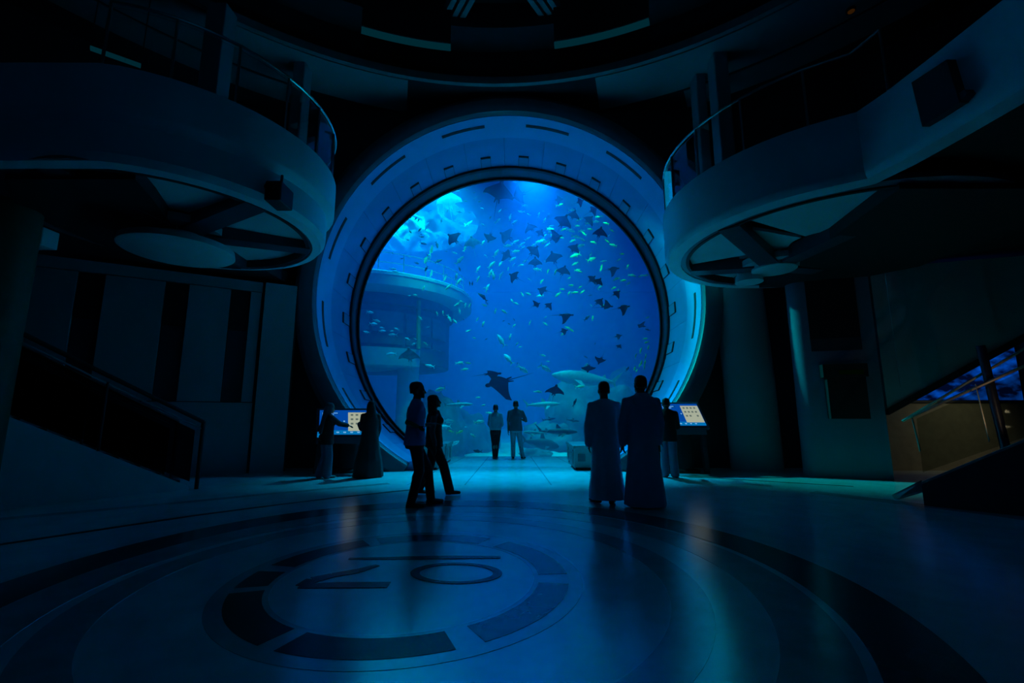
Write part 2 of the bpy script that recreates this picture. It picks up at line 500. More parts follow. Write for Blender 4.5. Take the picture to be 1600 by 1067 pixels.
def lwall(s0, s1, z0, z1, d0, d1, name, m, parent):
    p = [L0 + ld * s0 + ln * d0, L0 + ld * s1 + ln * d0, L0 + ld * s1 + ln * d1, L0 + ld * s0 + ln * d1]
    return MB().prism([(q.x, q.y) for q in p], z0, z1).build(name, m, parent, False)


wl = lwall(-0.4, 6.8, 0, 4.5, -0.35, -0.12, 'wall_left', M['wallback'], None)
tag(wl, 'dark left wall with pale panels and tall black slots', 'wall', None, 'structure')
sl = [(lx(-6.26), lx(-6.60)), (lx(-7.31), lx(-7.68)), (lx(-8.57), lx(-8.94))]
edges = [lx(-6.05)] + [e for s in sl for e in s] + [6.8]
for i in range(0, len(edges), 2):
    lwall(edges[i] + 0.01, edges[i + 1] - 0.01, 1.62, 4.24, -0.12, 0.0, 'wall_panel', M['wall'], wl)
lwall(lx(-6.05), 6.8, 4.26, 4.5, -0.12, 0.0, 'header_panel', M['wall'], wl)
lwall(lx(-6.05), 6.8, 0, 1.6, -0.12, 0.0, 'lower_panel', M['wall'], wl)
for a, c in sl:
    lwall(a + 0.01, c - 0.01, 3.3, 4.24, -0.12, -0.03, 'slot_grille', M['black'], wl)
    lwall(a + 0.01, c - 0.01, 1.62, 3.28, -0.12, -0.07, 'slot_panel', M['slotlow'], wl)
lwall(lx(-5.4), lx(-6.0), 0, 4.5, -0.12, 0.06, 'pillar', M['wall'], wl)
tag(MB().box(-13.0, -12.6, -11, 8, 0, 10).build('wall_left', M['wallback'], None, False), 'dark side wall left of the camera', 'wall', None, 'structure')
tag(MB().box(12.6, 13.0, -11, 12, 0, 10).build('wall_right', M['wallback'], None, False), 'dark side wall right of the camera', 'wall', None, 'structure')
tag(MB().box(-13, 13, -11.3, -11, 0, 10).build('wall_front', M['wallback'], None, False), 'dark wall behind the camera', 'wall', None, 'structure')

# ---- right wall with a rounded leading edge
R0, R1 = Vector((6.5, 10.17, 0)), Vector((7.88, 9.68, 0))
rd = (R1 - R0).normalized(); rn = Vector((rd.y, -rd.x, 0))
if rn.y > 0: rn = -rn
wr = thing('wall_right', 'right wall slab with a rounded pale leading edge', 'wall', R0, None, 'structure')


def rp(s, d=0.0): return R0 + rd * s + rn * d


r = 0.24
cc = rp(0.12, -r)
plan = [rp(1.46, 0), ]
arc = []
for i in range(13):
    t = i / 12 * PI
    q = cc + rn * (r * math.cos(t)) - rd * (r * math.sin(t)); arc.append(q)
plan = [rp(1.44)] + arc + [rp(1.44, -2 * r)]
MB().prism([(q.x, q.y) for q in plan], 0, 4.5).build('edge_slab', M['slab'], wr, True, 0, 25)


def rwall(s0, s1, z0, z1, d0, d1, name, m, parent):
    p = [rp(s0, d0), rp(s1, d0), rp(s1, d1), rp(s0, d1)]
    return MB().prism([(q.x, q.y) for q in p], z0, z1).build(name, m, parent, False)


rwall(0.22, 1.17, 3.0, 4.5, 0, 0.02, 'recess_panel', M['black'], wr)
rwall(0.22, 1.17, 2.72, 3.0, 0, 0.02, 'recess_sill', M['slotlow'], wr)


def rs(x): return (x - R0.x) / rd.x


def rz(s, z, d=0.0):
    q = rp(s, d); return (q.x, q.y, z)


s0, s1 = rs(7.9), rs(11.6)
dz = lambda x: 1.53 + (x - 8.04) * (2.63 - 1.53) / (9.74 - 8.04)
poly = [rz(s0, dz(7.9)), rz(s1, dz(11.6)), rz(s1, 4.5), rz(s0, 4.5)]
MB().plate(poly, -rn * 0.3).build('upper_panel', M['wall'], wr, False)
poly = [rz(rs(8.15), dz(8.15) + 0.3, 0.03), rz(rs(9.75), dz(9.75) + 0.22, 0.03), rz(rs(9.72), 4.5, 0.03), rz(rs(8.15), 4.5, 0.03)]
MB().plate(poly, -rn * 0.03).build('raised_panel', M['wall'], wr, False)
MB().plate([rz(s0, dz(7.9) - 0.12, 0.04), rz(s1, dz(11.6) - 0.12, 0.04), rz(s1, dz(11.6) + 0.02, 0.04), rz(s0, dz(7.9) + 0.02, 0.04)], -rn * 0.35).build('soffit_edge', M['black'], wr, False)
# dark cabinet hung on the slab
cab = thing('wall_cabinet', 'small black cabinet fixed to the right wall slab', 'cabinet', rp(0.4, 0.0) + Vector((0, 0, 1.24)))
p = [rp(0.40, 0.0), rp(1.10, 0.0), rp(1.10, 0.22), rp(0.40, 0.22)]
MB().prism([(q.x, q.y) for q in p], 1.24, 2.36).build('body', M['black'], cab, False)
p = [rp(0.33, 0.0), rp(1.14, 0.0), rp(1.14, 0.27), rp(0.33, 0.27)]
MB().prism([(q.x, q.y) for q in p], 2.12, 2.40).build('hood', M['black'], cab, False)
p = [rp(0.62, 0.275), rp(1.06, 0.275), rp(1.06, 0.27), rp(0.62, 0.27)]
MB().prism([(q.x, q.y) for q in p], 2.17, 2.27).build('indicator', emat('dim green indicator', (0.02, 0.9, 0.05), 0.0016), cab, False)
# rounded pillar between window and right wall
tag(MB().loft([((5.98, 11.45, 0), 0.62, 0.42), ((5.95, 11.45, 2.2), 0.62, 0.42), ((5.86, 11.45, 4.5), 0.62, 0.42)], 32).build('column', M['wall']), 'broad rounded pillar between the window ring and the right wall', 'pillar', None, 'structure')

# ---- gallery floors, upper walls and ceiling
tag(MB().box(-12.6, -5.7, 5.4, 11.85, 4.62, 4.9).build('slab_left', M['black'], None, False), 'underside of the upper floor behind the left balcony', 'slab', None, 'structure')
tag(MB().box(5.3, 12.6, -8, 11.85, 4.62, 4.9).build('slab_right', M['black'], None, False), 'underside of the upper floor behind the right balcony', 'slab', None, 'structure')
b = MB().lathe([(12.4, 4.9), (12.4, 10.2)], HC, -40, 56.4, 40).lathe([(12.4, 4.9), (12.4, 10.2)], HC, 123.6, 220, 40)
tag(b.build('wall_upper', M['wallback']), 'curved dark wall of the upper level', 'wall', None, 'structure')
for i, (u, v, Y, w) in enumerate([(343, 60, 8.6, 0.42), (1128, 190, 9.9, 0.34), (1095, 200, 10.6, 0.25), (470, 150, 10.2, 0.3)]):
    q = at(u, v, Y)
    tag(MB().box(q.x - w / 2, q.x + w / 2, q.y - 0.2, q.y + 0.2, 4.9, 10).build('column', M['wall'], None, False, 0.03),
        ['square upper-level pillar left of the ceiling ring', 'upper-level pillar behind the right balcony rail, the wider one', 'slim upper-level pillar behind the end of the right balcony rail', 'slim upper-level pillar behind the left balcony rail'][i], 'pillar', None, 'structure')
v = []; f = []; n = 120
for z in (10.0, 10.4):
    for k_ in (0, 1):
        for i in range(n):
            t = 2 * PI * i / n; co, si = math.cos(t), math.sin(t)
            rr = 9.3 if k_ == 0 else min(13.0 / max(abs(co), 1e-6), (11.85 - HC[1]) / si if si > 1e-6 else (12.4 / -si if si < -1e-6 else 1e9))
            v.append((HC[0] + rr * co, HC[1] + rr * si, z))
for i in range(n):
    j = (i + 1) % n
    f += [(i, n + i, n + j, j), (2 * n + i, 2 * n + j, 3 * n + j, 3 * n + i), (i, j, 2 * n + j, 2 * n + i), (n + i, 3 * n + i, 3 * n + j, n + j)]
ce = MB().add(v, f).build('ceiling', M['ceil'])
tag(ce, 'dark ceiling with a round stepped recess', 'ceiling', None, 'structure')
MB().sector(HC, 9.2, 9.32, 9.9, 10.1, n=160).build('recess_edge', M['rib'], ce)
MB().sector(HC, 9.42, 10.72, 9.95, 10.02, 104, 158, 60).build('ceiling_panel', M['ceilpanel'], ce)
MB().sector(HC, 9.42, 10.72, 9.95, 10.02, 22, 74, 60).build('ceiling_panel', M['ceilpanel'], ce)
MB().sector(HC, 10.85, 11.6, 9.97, 10.02, 118, 158, 60).build('ceiling_panel', M['ceilpanel'], ce)
MB().sector(HC, 10.85, 11.6, 9.97, 10.02, 22, 62, 60).build('ceiling_panel', M['ceilpanel'], ce)
MB().lathe([(9.3, 10.0), (9.3, 10.9), (8.5, 10.9), (8.5, 11.6)], HC, n=120).build('recess_wall', M['ceil'], ce)
MB().disc(HC, 9.4, 11.6, 11.8, 96).build('recess_top', M['ceil'], ce)
# ribs of the lantern in the recess
for (ua, va, ub, vb) in [(562, -4, 584, 26), (722, -4, 694, 50), (846, -4, 880, 46), (992, -4, 984, 20)]:
    da, db = ray(ua, va), ray(ub, vb)
    pa = EYE + da * ((11.3 - EYE.z) / da.z); pb = EYE + db * ((11.3 - EYE.z) / db.z)
    d = pb - pa; pa = pa - d * 3
    b = MB(); sd = Vector((-d.y, d.x, 0)).normalized()
    for o_ in (-0.19, 0, 0.19): b.beam(pa + sd * o_, pb + sd * o_, 0.12, 0.3)
    b.build('lantern_rib', M['rib'], ce, False)
# strip lights
strip_e = emat('dim strip light', (0.0, 0.42, 0.62), 0.045)
for i, (a0, a1) in enumerate([(111.5, 97.2), (79.8, 64.6)]):
    t = tag(MB().sector(HC, 8.08, 8.22, 9.93, 10.0, a1, a0, 24).build('strip_light', strip_e), ['dim curved strip light left of centre in the ceiling recess', 'dim curved strip light right of centre in the ceiling recess'][i], 'light')
    MB().sector(HC, 8.05, 8.25, 10.0, 10.9, a1, a0, 24).build('housing', M['ceil'], t)
a, b_ = at(141, 75, 6.6), at(220, 103, 7.0)
t = tag(MB().beam(a, b_, 0.07, 0.05).build('strip_light', strip_e, None, False), 'short dim strip light above the left balcony', 'light')
MB().beam(a + Vector((0, 0, 0.05)), b_ + Vector((0, 0, 0.05)), 0.09, 0.05).build('housing', M['ceil'], t, False)
for q in (a, b_): MB().tube([q + Vector((0, 0, 0.05)), (q.x, q.y, 10)], 0.008, 6).build('hanger', M['black'], t)


# ---- balconies
def path_offset(pts, d):
    """offset a plan polyline to its left by d"""
    out = []
    for i, p in enumerate(pts):
        a = pts[max(i - 1, 0)]; c = pts[min(i + 1, len(pts) - 1)]
        t = (Vector(c) - Vector(a)).normalized(); out.append((p[0] - t.y * d, p[1] + t.x * d))
    return out


def sweep(pts, prof, sgn):
    """prof [(inward offset, z)] swept along a plan path; closed profile"""
    rows = [path_offset(pts, sgn * o) for o, z in prof]; m = len(prof); n = len(pts); v = []; f = []
    for i in range(n):
        for j in range(m): v.append((rows[j][i][0], rows[j][i][1], prof[j][1]))
    for i in range(n - 1):
        for j in range(m): f.append((i * m + j, i * m + (j + 1) % m, (i + 1) * m + (j + 1) % m, (i + 1) * m + j))
    f.append(tuple(range(m))); f.append(tuple((n - 1) * m + j for j in range(m)))
    return MB().add(v, f)


def balcony(label, path, sgn, c, rad, z0, z1, prof, hole, beams, hub_z, hub_r, glass_rng, hc, shade_plan):
    t = thing('balcony', label, 'balcony', (c[0], c[1], z0), None, 'structure')
    sweep(path, prof, sgn).build('fascia', M['white'], t, True, 0, 30)
    # recessed soffit: dark trough, inner rim, pale soffit panels between radial beams
    lob = MB().sector(c, hole, rad - 0.22, z0 + 0.02, z0 + 0.1, 0, 360, 90); lob.build('soffit_rim', M['ringdark'], t)
    MB().sector(c, hole - 0.06, hole, z0 + 0.0, z0 + 0.22, 0, 360, 90).build('soffit_trough', M['black'], t)
    MB().disc(c, rad - 0.3, z0 + 0.30, z0 + 0.42, 72).build('soffit_top', M['black'], t)
    nb = len(beams)
    for i, a in enumerate(beams):
        a2 = beams[(i + 1) % nb] + (360 if i == nb - 1 else 0)
        MB().sector(c, 0.55, hole - 0.08, z0 + 0.14, z0 + 0.2, a + 4, a2 - 4, 20).build('soffit_panel', M['soffit'], t)
        q = Vector((c[0] + hole * math.cos(R(a)), c[1] + hole * math.sin(R(a)), z0 + 0.12)); h = Vector((hc[0], hc[1], z0 + 0.02))
        MB().beam(h, q, 0.34, 0.26).build('radial_beam', M['slotlow'], t, False)
    MB().lathe([(0.3, z0 + 0.2), (0.34, hub_z + 0.16), (hub_r * 0.98, hub_z + 0.12), (hub_r, hub_z + 0.02), (hub_r - 0.03, hub_z), (0.0, hub_z)], hc, n=56).build('hub_disc', M['soffit'], t)
    MB().disc(hc, 0.62, z0 - 0.04, z0 + 0.08, 40).build('hub_plate', M['wall'], t)
    MB().prism(shade_plan, z0 - 0.06, z0 + 0.2).build('soffit_shade', M['black'], t, False)  # black prism added where part of the soffit lies in shade
    # railing
    g0, g1 = glass_rng
    sub = path[g0:g1]; ins = path_offset(sub, sgn * 0.06)
    MB().tube([(x, y, z1 + 0.92) for x, y in ins], 0.022, 8).build('handrail', M['steel'], t)
    step = 3
    for i in range(0, len(ins) - 1, step):
        seg = ins[i:i + step + 1]
        if len(seg) < 2: continue
        inn = path_offset(seg, sgn * 0.012); po = [(x, y) for x, y in seg] + [(x, y) for x, y in reversed(inn)]
        b = MB()
        for j in range(len(seg) - 1):
            b.prism([seg[j], seg[j + 1], inn[j + 1], inn[j]], z1 + 0.03, z1 + 0.86)
        b.build('glass_panel', M['glass'], t, False)
        MB().tube([(seg[0][0], seg[0][1], z1 - 0.02), (seg[0][0], seg[0][1], z1 + 0.92)], 0.018, 8).build('post', M['steel'], t)
    return t


BZ = 4.40
prof_l = [(0.0, 5.60), (0.0, 5.04), (0.02, 5.0), (0.12, 4.90), (0.12, 4.62), (0.13, 4.5), (0.20, 4.41), (0.34, 4.385), (0.36, 4.5), (0.30, 5.6)]
prof_r = [(0.0, 5.36), (0.0, 4.52), (0.02, 4.46), (0.07, 4.41), (0.30, 4.40), (0.32, 4.5), (0.25, 5.36)]
cl = (-5.6, 7.3)
pl = [(-12.4, 5.0), (-8, 5.0), (-6.0, 4.98), (-5.1, 4.985)] + [(cl[0] + 2.38 * math.cos(R(a)), cl[1] + 2.38 * math.sin(R(a))) for a in range(-72, 121, 6)]
balL = balcony('left curved white balcony drum with a glass rail and round hub below', pl, 1, cl, 2.38, BZ, 5.6, prof_l, 1.98, [-27, 30, 95, 180, 262], 4.0, 0.82, (3, 36), cl, [(-4.9, 5.5), (-5.12, 6.1), (-5.5, 6.95), (-5.95, 7.75), (-5.6, 8.3), (-5.7, 9.2), (-6.8, 8.9), (-7.4, 8.0), (-7.4, 6.4), (-6.6, 5.5)])
cr = (5.85, 8.15)
pr = [(4.95, -8), (4.95, 2.0), (4.88, 3.4), (4.80, 4.6), (4.74, 5.2), (4.66, 5.58)] + [(cr[0] + 2.82 * math.cos(R(a)), cr[1] + 2.82 * math.sin(R(a))) for a in range(240, 59, -6)]
balR = balcony('right curved white balcony drum running on above the hall side', pr, -1, cr, 2.82, BZ, 5.36, prof_r, 2.42, [40, 100, 142, 203, 275], 4.26, 0.42, (4, 35), (5.42, 9.05), [(5.25, 5.75), (5.45, 7.0), (5.62, 8.0), (5.75, 8.7), (6.1, 9.3), (5.95, 10.6), (7.3, 10.4), (8.4, 9.0), (8.3, 7.0), (7.0, 5.75)])
# hub discs of the right balcony sit nearer the window
MB().lathe([(0.2, 4.5), (0.22, 4.34), (0.26, 4.30), (0.28, 4.16), (0.0, 4.14)], (5.15, 9.55), n=40).build('hub_disc', M['soffit'], balR)
# suspension rods
for (ua, va, ya, ub, vb, yb, bal) in [(1320, 381, 8.0, 1384, 289, 6.0, balR), (256, 348, 6.9, 196, 268, 5.55, balL), (96, 340, 7.4, 100, 262, 7.4, balL)]:
    MB().tube([at(ua, va, ya), at(ub, vb, yb)], 0.016, 8).build('tie_rod', M['steel'], bal)
MB().ball(at(1320, 383, 8.0), 0.05, 0.05, 0.05).build('rod_end', M['steel'], balR)
# projector hung in the notch of the left balcony rim
q = at(438, 308, 6.35)
pj = thing('projector', 'black projector box hung under the left balcony rim', 'projector', q)
MB().box(q.x - 0.12, q.x + 0.12, q.y - 0.22, q.y + 0.16, q.z - 0.15, q.z + 0.15).build('body', M['black'], pj, False, 0.02)
MB().tube([(q.x - 0.02, q.y - 0.23, q.z + 0.02), (q.x - 0.02, q.y - 0.29, q.z + 0.02)], 0.07, 16).build('lens', M['blackgloss'], pj)
MB().tube([(q.x, q.y, q.z + 0.14), (q.x, q.y, q.z + 0.35)], 0.02, 8).build('bracket', M['black'], pj)
# black screen on the right balcony front


def onX(u, v, X):
    d = ray(u, v); return EYE + d * (X / d.x)


sc = thing('display_screen', 'black slanting screen on the right balcony front', 'screen', onX(1460, 145, 4.78))
MB().plate([onX(1424, 129, 4.70), onX(1479, 93, 4.70), onX(1499, 160, 4.70), onX(1441, 198, 4.70)], (0.1, 0, 0)).build('panel', M['black'], sc, False)
MB().plate([onX(1441, 198, 4.72), onX(1499, 160, 4.72), onX(1510, 146, 4.72), onX(1506, 140, 4.72), onX(1440, 190, 4.72)], (0.1, 0, 0)).build('mount', M['slotlow'], sc, False)
# slim emissive column added to imitate a reflection behind the right balcony rail
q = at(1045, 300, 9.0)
lc = tag(MB().lathe([(0.0, 6.42), (0.075, 6.42), (0.08, 6.38), (0.08, 4.9)], (q.x, q.y), n=20).build('reflection_strip', emat('cyan reflection strip', (0.0, 0.24, 0.48), 0.9)), 'short glowing cyan reflection strip added behind the right balcony rail', 'light')
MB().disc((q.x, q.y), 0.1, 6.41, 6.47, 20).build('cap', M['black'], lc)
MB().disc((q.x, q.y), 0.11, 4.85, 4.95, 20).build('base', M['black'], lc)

# ---- stairs
def stair(label, p0, d, nrm, sign, key):
    t = thing('staircase', label, 'stairs', (p0.x, p0.y, 0), None, 'structure')
    return t


# right staircase
p0 = Vector((6.07, 7.0, 0)); d = Vector((0.67, -0.742, 0)).normalized(); nn = Vector((0.742, 0.67, 0))
sr = stair('right staircase rising away from the hall behind a pale parapet', p0, d, nn, 1, 'r')
sl_ = 0.60
top = lambda s: 0.30 + sl_ * s
q0, q1 = p0, p0 + d * 5
MB().plate([q0, q1, q1 + Vector((0, 0, top(5))), q0 + Vector((0, 0, top(0)))], nn * 0.16).build('parapet', M['slotlow'], sr, False)
MB().plate([q0 + Vector((0, 0, top(0))) - nn * 0.02, q1 + Vector((0, 0, top(5))) - nn * 0.02, q1 + Vector((0, 0, top(5) + 0.03)) - nn * 0.02, q0 + Vector((0, 0, top(0) + 0.03)) - nn * 0.02], nn * 0.2).build('parapet_cap', M['rib'], sr, False)
for i in range(14):
    a = p0 + d * (0.1 + i * 0.28) + nn * 0.18; c = a + nn * 1.3
    MB().prism([(a.x, a.y), ((a + d * 0.3).x, (a + d * 0.3).y), ((c + d * 0.3).x, (c + d * 0.3).y), (c.x, c.y)], 0 if i < 1 else i * 0.168 - 0.02, (i + 1) * 0.168).build('step', M['wallback'], sr, False)
MB().tube([at(1410, 658, 8.25), at(1425, 649, 8.1), at(1600, 545, 7.0), at(1700, 485, 6.5)], 0.021, 10).build('handrail', M['brass'], sr)
MB().tube([at(1418, 653, 7.9), at(1430, 648, 7.8), at(1600, 572, 6.85), at(1700, 525, 6.4)], 0.023, 10).build('handrail', M['brass'], sr)
MB().plate([at(1432, 654, 7.85), at(1606, 576, 6.9), at(1640, 670, 6.9), at(1442, 738, 7.85)], nn * 0.02).build('glass_panel', M['tint'], sr, False)
MB().tube([at(1425, 652, 7.85), at(1438, 705, 7.85)], 0.012, 8).build('rail_bracket', M['brass'], sr)
MB().tube([at(1532, 540, 7.2), at(1574, 712, 7.2)], 0.06, 14).build('post', M['postblue'], sr)
MB().tube([at(1524, 600, 7.15), at(1546, 690, 7.15)], 0.008, 6).build('post_trim', M['brass'], sr)
MB().plate([at(1394, 775, 7.6), at(1440, 752, 7.3), at(1447, 768, 7.25), at(1398, 782, 7.55)], (0, 0, 0.02)).build('ramp_edge', M['steel'], sr, False)
# lower gallery seen under the right wall: warm wall, panel with blue glowing streaks
tag(MB().box(7.95, 12.6, 11.3, 11.6, 0, 4.5).build('wall_gallery', mat('tan gallery wall', (0.30, 0.24, 0.17), 0.7), None, False), 'tan wall of the lower gallery behind the right staircase', 'wall', None, 'structure')
wn = tag(MB().box(8.0, 12.5, 11.2, 11.3, 1.62, 3.6).build('blue_panel', M['black'], None, False), 'blue-glowing streaked panel seen past the right handrails', 'window', None, 'structure')
m = bpy.data.materials.new('blue streaked glow'); m.use_nodes = True; nt = m.node_tree; nt.nodes.clear()
o = nt.nodes.new('ShaderNodeOutputMaterial'); e = nt.nodes.new('ShaderNodeEmission'); nz = nt.nodes.new('ShaderNodeTexNoise'); tc = nt.nodes.new('ShaderNodeTexCoord'); mp = nt.nodes.new('ShaderNodeMapping'); rp_ = nt.nodes.new('ShaderNodeValToRGB')
mp.inputs['Scale'].default_value = (1.2, 1.0, 2.6); mp.inputs['Rotation'].default_value = (0, R(35), 0); nz.inputs['Scale'].default_value = 1.6; nz.inputs['Detail'].default_value = 5
rp_.color_ramp.elements[0].position = 0.42; rp_.color_ramp.elements[0].color = (0.0, 0.002, 0.015, 1); rp_.color_ramp.elements[1].position = 0.75; rp_.color_ramp.elements[1].color = (0.0, 0.07, 0.50, 1)
for a, c in ((tc.outputs['Object'], mp.inputs['Vector']), (mp.outputs[0], nz.inputs['Vector']), (nz.outputs['Fac'], rp_.inputs['Fac']), (rp_.outputs[0], e.inputs['Color']), (e.outputs[0], o.inputs['Surface'])): nt.links.new(a, c)
e.inputs['Strength'].default_value = 1.1
MB().box(8.05, 12.45, 11.16, 11.2, 1.68, 3.55).build('pane', m, wn, False)
spot('gallery_lamp', (11.0, 9.6, 2.0), (10.7, 11.3, 0.85), 14.0, (0.95, 1.0, 0.65), 110, 1.0, 0.1)
spot('rail_fill_spot', (7.15, 6.35, 1.15), (7.5, 7.5, 1.7), 2.4, (1.0, 0.72, 0.42), 75, 1.0, 0.03)  # added warm spot aimed up to brighten the handrails

# left staircase
p0 = Vector((-5.78, 8.45, 0)); d = Vector((-1.19, -1.46, 0)).normalized(); nn = Vector((-d.y, d.x, 0))
if nn.x > 0: nn = -nn
sl2 = thing('staircase', 'left staircase behind a triangular parapet with a dark glass rail', 'stairs', (p0.x, p0.y, 0), None, 'structure')
top = lambda s: 0.06 + 0.53 * s
q0, q1 = p0, p0 + d * 5
MB().plate([q0, q1, q1 + Vector((0, 0, top(5))), q0 + Vector((0, 0, top(0)))], nn * 0.14).build('parapet', M['white'], sl2, False)
for i in range(13):
    a = p0 + d * (0.1 + i * 0.3) + nn * 0.16; c = a + nn * 1.3
    MB().prism([(a.x, a.y), ((a + d * 0.32).x, (a + d * 0.32).y), ((c + d * 0.32).x, (c + d * 0.32).y), (c.x, c.y)], 0 if i < 1 else i * 0.16 - 0.02, (i + 1) * 0.16).build('step', M['wallback'], sl2, False)
for off, nm in ((0.0, 'near'), (1.5, 'far')):
    o_ = nn * off; e0 = p0 + d * -0.12 + o_
    tt = lambda s: 1.16 + 0.53 * s
    MB().tube([e0 + Vector((0, 0, 0.0)), e0 + Vector((0, 0, 1.2))], 0.035, 10).build('post', M['black'], sl2)
    MB().tube([e0 + Vector((0, 0, 1.19)), p0 + d * 4.6 + o_ + Vector((0, 0, tt(4.6) + 0.12))], 0.035, 10).build('handrail', M['black'], sl2)
    MB().tube([e0 + Vector((0, 0, 1.06)), p0 + d * 4.6 + o_ + Vector((0, 0, tt(4.6)))], 0.016, 8).build('lower_rail', M['steel'], sl2)
    MB().plate([p0 + o_ + Vector((0, 0, 0.14)), p0 + d * 4.5 + o_ + Vector((0, 0, top(4.5) + 0.08)), p0 + d * 4.5 + o_ + Vector((0, 0, tt(4.5) - 0.03)), p0 + o_ + Vector((0, 0, 1.04))], nn * 0.015).build('glass_panel', M['smoke'], sl2, False)
    for s in (1.3, 2.6, 3.9):
        MB().tube([p0 + d * s + o_ + Vector((0, 0, top(s))), p0 + d * s + o_ + Vector((0, 0, tt(s)))], 0.022, 8).build('post', M['black'], sl2)
# things at the far left
q = at(10, 360, 6.4)
tag(MB().lathe([(0.36, 0), (0.36, 4.7)], (q.x, q.y), n=32).build('column', mat('brown column cladding', (0.13, 0.09, 0.05), 0.6)), 'round brown column cut by the left edge of the picture', 'pillar', None, 'structure')
q = at(56, 372, 6.9)
sp = thing('wall_speaker', 'pale box speaker hung beside the brown column', 'speaker', q)
MB().box(q.x - 0.22, q.x + 0.22, q.y - 0.12, q.y + 0.15, q.z - 0.15, q.z + 0.14).build('body', M['white'], sp, False, 0.015)
MB().tube([(q.x, q.y, q.z + 0.13), (q.x, q.y, 4.62)], 0.02, 8).build('hanger', M['black'], sp)
q = at(1330, 18, 8.5)
ds = thing('downlight', 'tiny amber lamp on the upper right ceiling', 'light', q)
MB().lathe([(0.0, q.z + 0.06), (0.09, q.z + 0.06), (0.09, q.z), (0.07, q.z)], (q.x, q.y), n=20).build('housing', M['black'], ds)
MB().disc((q.x, q.y), 0.065, q.z - 0.005, q.z + 0.01, 20).build('lens', emat('amber lamp', (1.0, 0.35, 0.03), 0.02), ds)
MB().tube([(q.x, q.y, q.z + 0.05), (q.x, q.y, 10.0)], 0.012, 6).build('stem', M['black'], ds)

# ================================================================== THE AQUARIUM
M['sand'] = mat('pale sand', (0.60, 0.64, 0.58), 0.9, 0, 0.2, 0.5, 0.4, 0.2, 3)
M['rock'] = mat('pale reef rock', (0.18, 0.21, 0.21), 0.9, 0, 0.35, 1.2, 0.6, 0.2, 5)
M['tankwall'] = mat('blue tank wall', (0.05, 0.16, 0.42), 0.8, 0, 0.15, 0.3)
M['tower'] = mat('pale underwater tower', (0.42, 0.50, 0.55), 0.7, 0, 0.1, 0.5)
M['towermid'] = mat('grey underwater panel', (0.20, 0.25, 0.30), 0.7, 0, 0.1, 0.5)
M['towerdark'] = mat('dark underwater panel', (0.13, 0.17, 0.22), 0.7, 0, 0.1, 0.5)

# seabed: a height field with dunes, rising to the back
b = MB(); nx, ny = 64, 44; random.seed(3)
gx = lambda i: -21.5 + 43 * i / nx
gy = lambda j: 15.5 + 30.5 * j / ny


def bed(x, y):
    return -0.75 + 0.35 * math.sin(x * 0.55 + 0.8) * math.sin(y * 0.31) + 0.12 * math.sin(1.7 * x + y) + max(0, (y - 19)) * 0.022


v = [(gx(i), gy(j), bed(gx(i), gy(j))) for j in range(ny + 1) for i in range(nx + 1)]
f = [(j * (nx + 1) + i, j * (nx + 1) + i + 1, (j + 1) * (nx + 1) + i + 1, (j + 1) * (nx + 1) + i) for j in range(ny) for i in range(nx)]
seabed = tag(MB().add(v, f).build('seabed', M['sand'], None, True, 0, 180), 'pale rippled sand bed of the aquarium', 'seabed', None, 'structure')
tag(MB().box(-22, 22, 46, 46.4, -1.5, 14).build('tank_wall_back', M['tankwall'], None, False), 'blue back wall of the aquarium', 'wall', None, 'structure')
tag(MB().box(-22.4, -22, 15.5, 46, -1.5, 14).build('tank_wall_left', M['tankwall'], None, False), 'blue left wall of the aquarium', 'wall', None, 'structure')
tag(MB().box(22, 22.4, 15.5, 46, -1.5, 14).build('tank_wall_right', M['tankwall'], None, False), 'blue right wall of the aquarium', 'wall', None, 'structure')

M['pale'] = mat('pale fish skin', (0.85, 0.90, 0.86), 0.35, 0.0, 0.08, 20, 0, 0.8)
# round underwater tower on the left
tc_ = (-7.3, 23.6)
tw = thing('underwater_tower', 'round pale underwater tower with a bright rim on the left of the aquarium', 'tower', (tc_[0], tc_[1], 0), None, 'structure')
MB().lathe([(4.4, 7.42), (5.05, 7.42), (5.12, 7.34), (5.12, 6.86), (5.0, 6.78), (4.1, 6.74)], tc_, n=96).build('rim', M['tower'], tw)
MB().lathe([(4.9, 7.47), (5.13, 7.47), (5.16, 7.44), (5.16, 7.31), (5.05, 7.30)], tc_, n=96).build('rim_highlight', M['pale'], tw)  # pale band added as the highlight on the rim's top edge
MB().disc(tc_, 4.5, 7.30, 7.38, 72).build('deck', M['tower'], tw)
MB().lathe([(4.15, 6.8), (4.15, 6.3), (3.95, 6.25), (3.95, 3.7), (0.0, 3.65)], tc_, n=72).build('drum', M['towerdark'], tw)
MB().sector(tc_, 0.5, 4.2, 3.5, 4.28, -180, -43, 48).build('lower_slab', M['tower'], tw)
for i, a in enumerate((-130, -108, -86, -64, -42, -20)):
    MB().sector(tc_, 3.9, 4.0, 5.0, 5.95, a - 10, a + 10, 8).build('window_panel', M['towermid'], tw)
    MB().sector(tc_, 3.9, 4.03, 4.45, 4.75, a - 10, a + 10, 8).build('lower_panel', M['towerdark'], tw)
for (u, v0, v1, Y) in [(576, 440, 545, 20.2), (654, 470, 545, 20.4)]:
    MB().tube([at(u, v0, Y), at(u, v1, Y)], 0.10, 8).build('pole', mat('green pole', (0.10, 0.32, 0.16), 0.7), tw)
q = at(637, 610, 21.6)
MB().lathe([(0.52, bed(q.x, q.y) - 0.3), (0.50, 3.6)], (q.x, q.y), n=32).build('pillar', M['tower'], tw)
for i in range(12):
    a = R(-150 + 13 * i); x, y = tc_[0] + 4.8 * math.cos(a), tc_[1] + 4.8 * math.sin(a)
    MB().tube([(x, y, 7.36), (x, y, 8.4)], 0.025, 6).build('rail_post', M['tower'], tw)
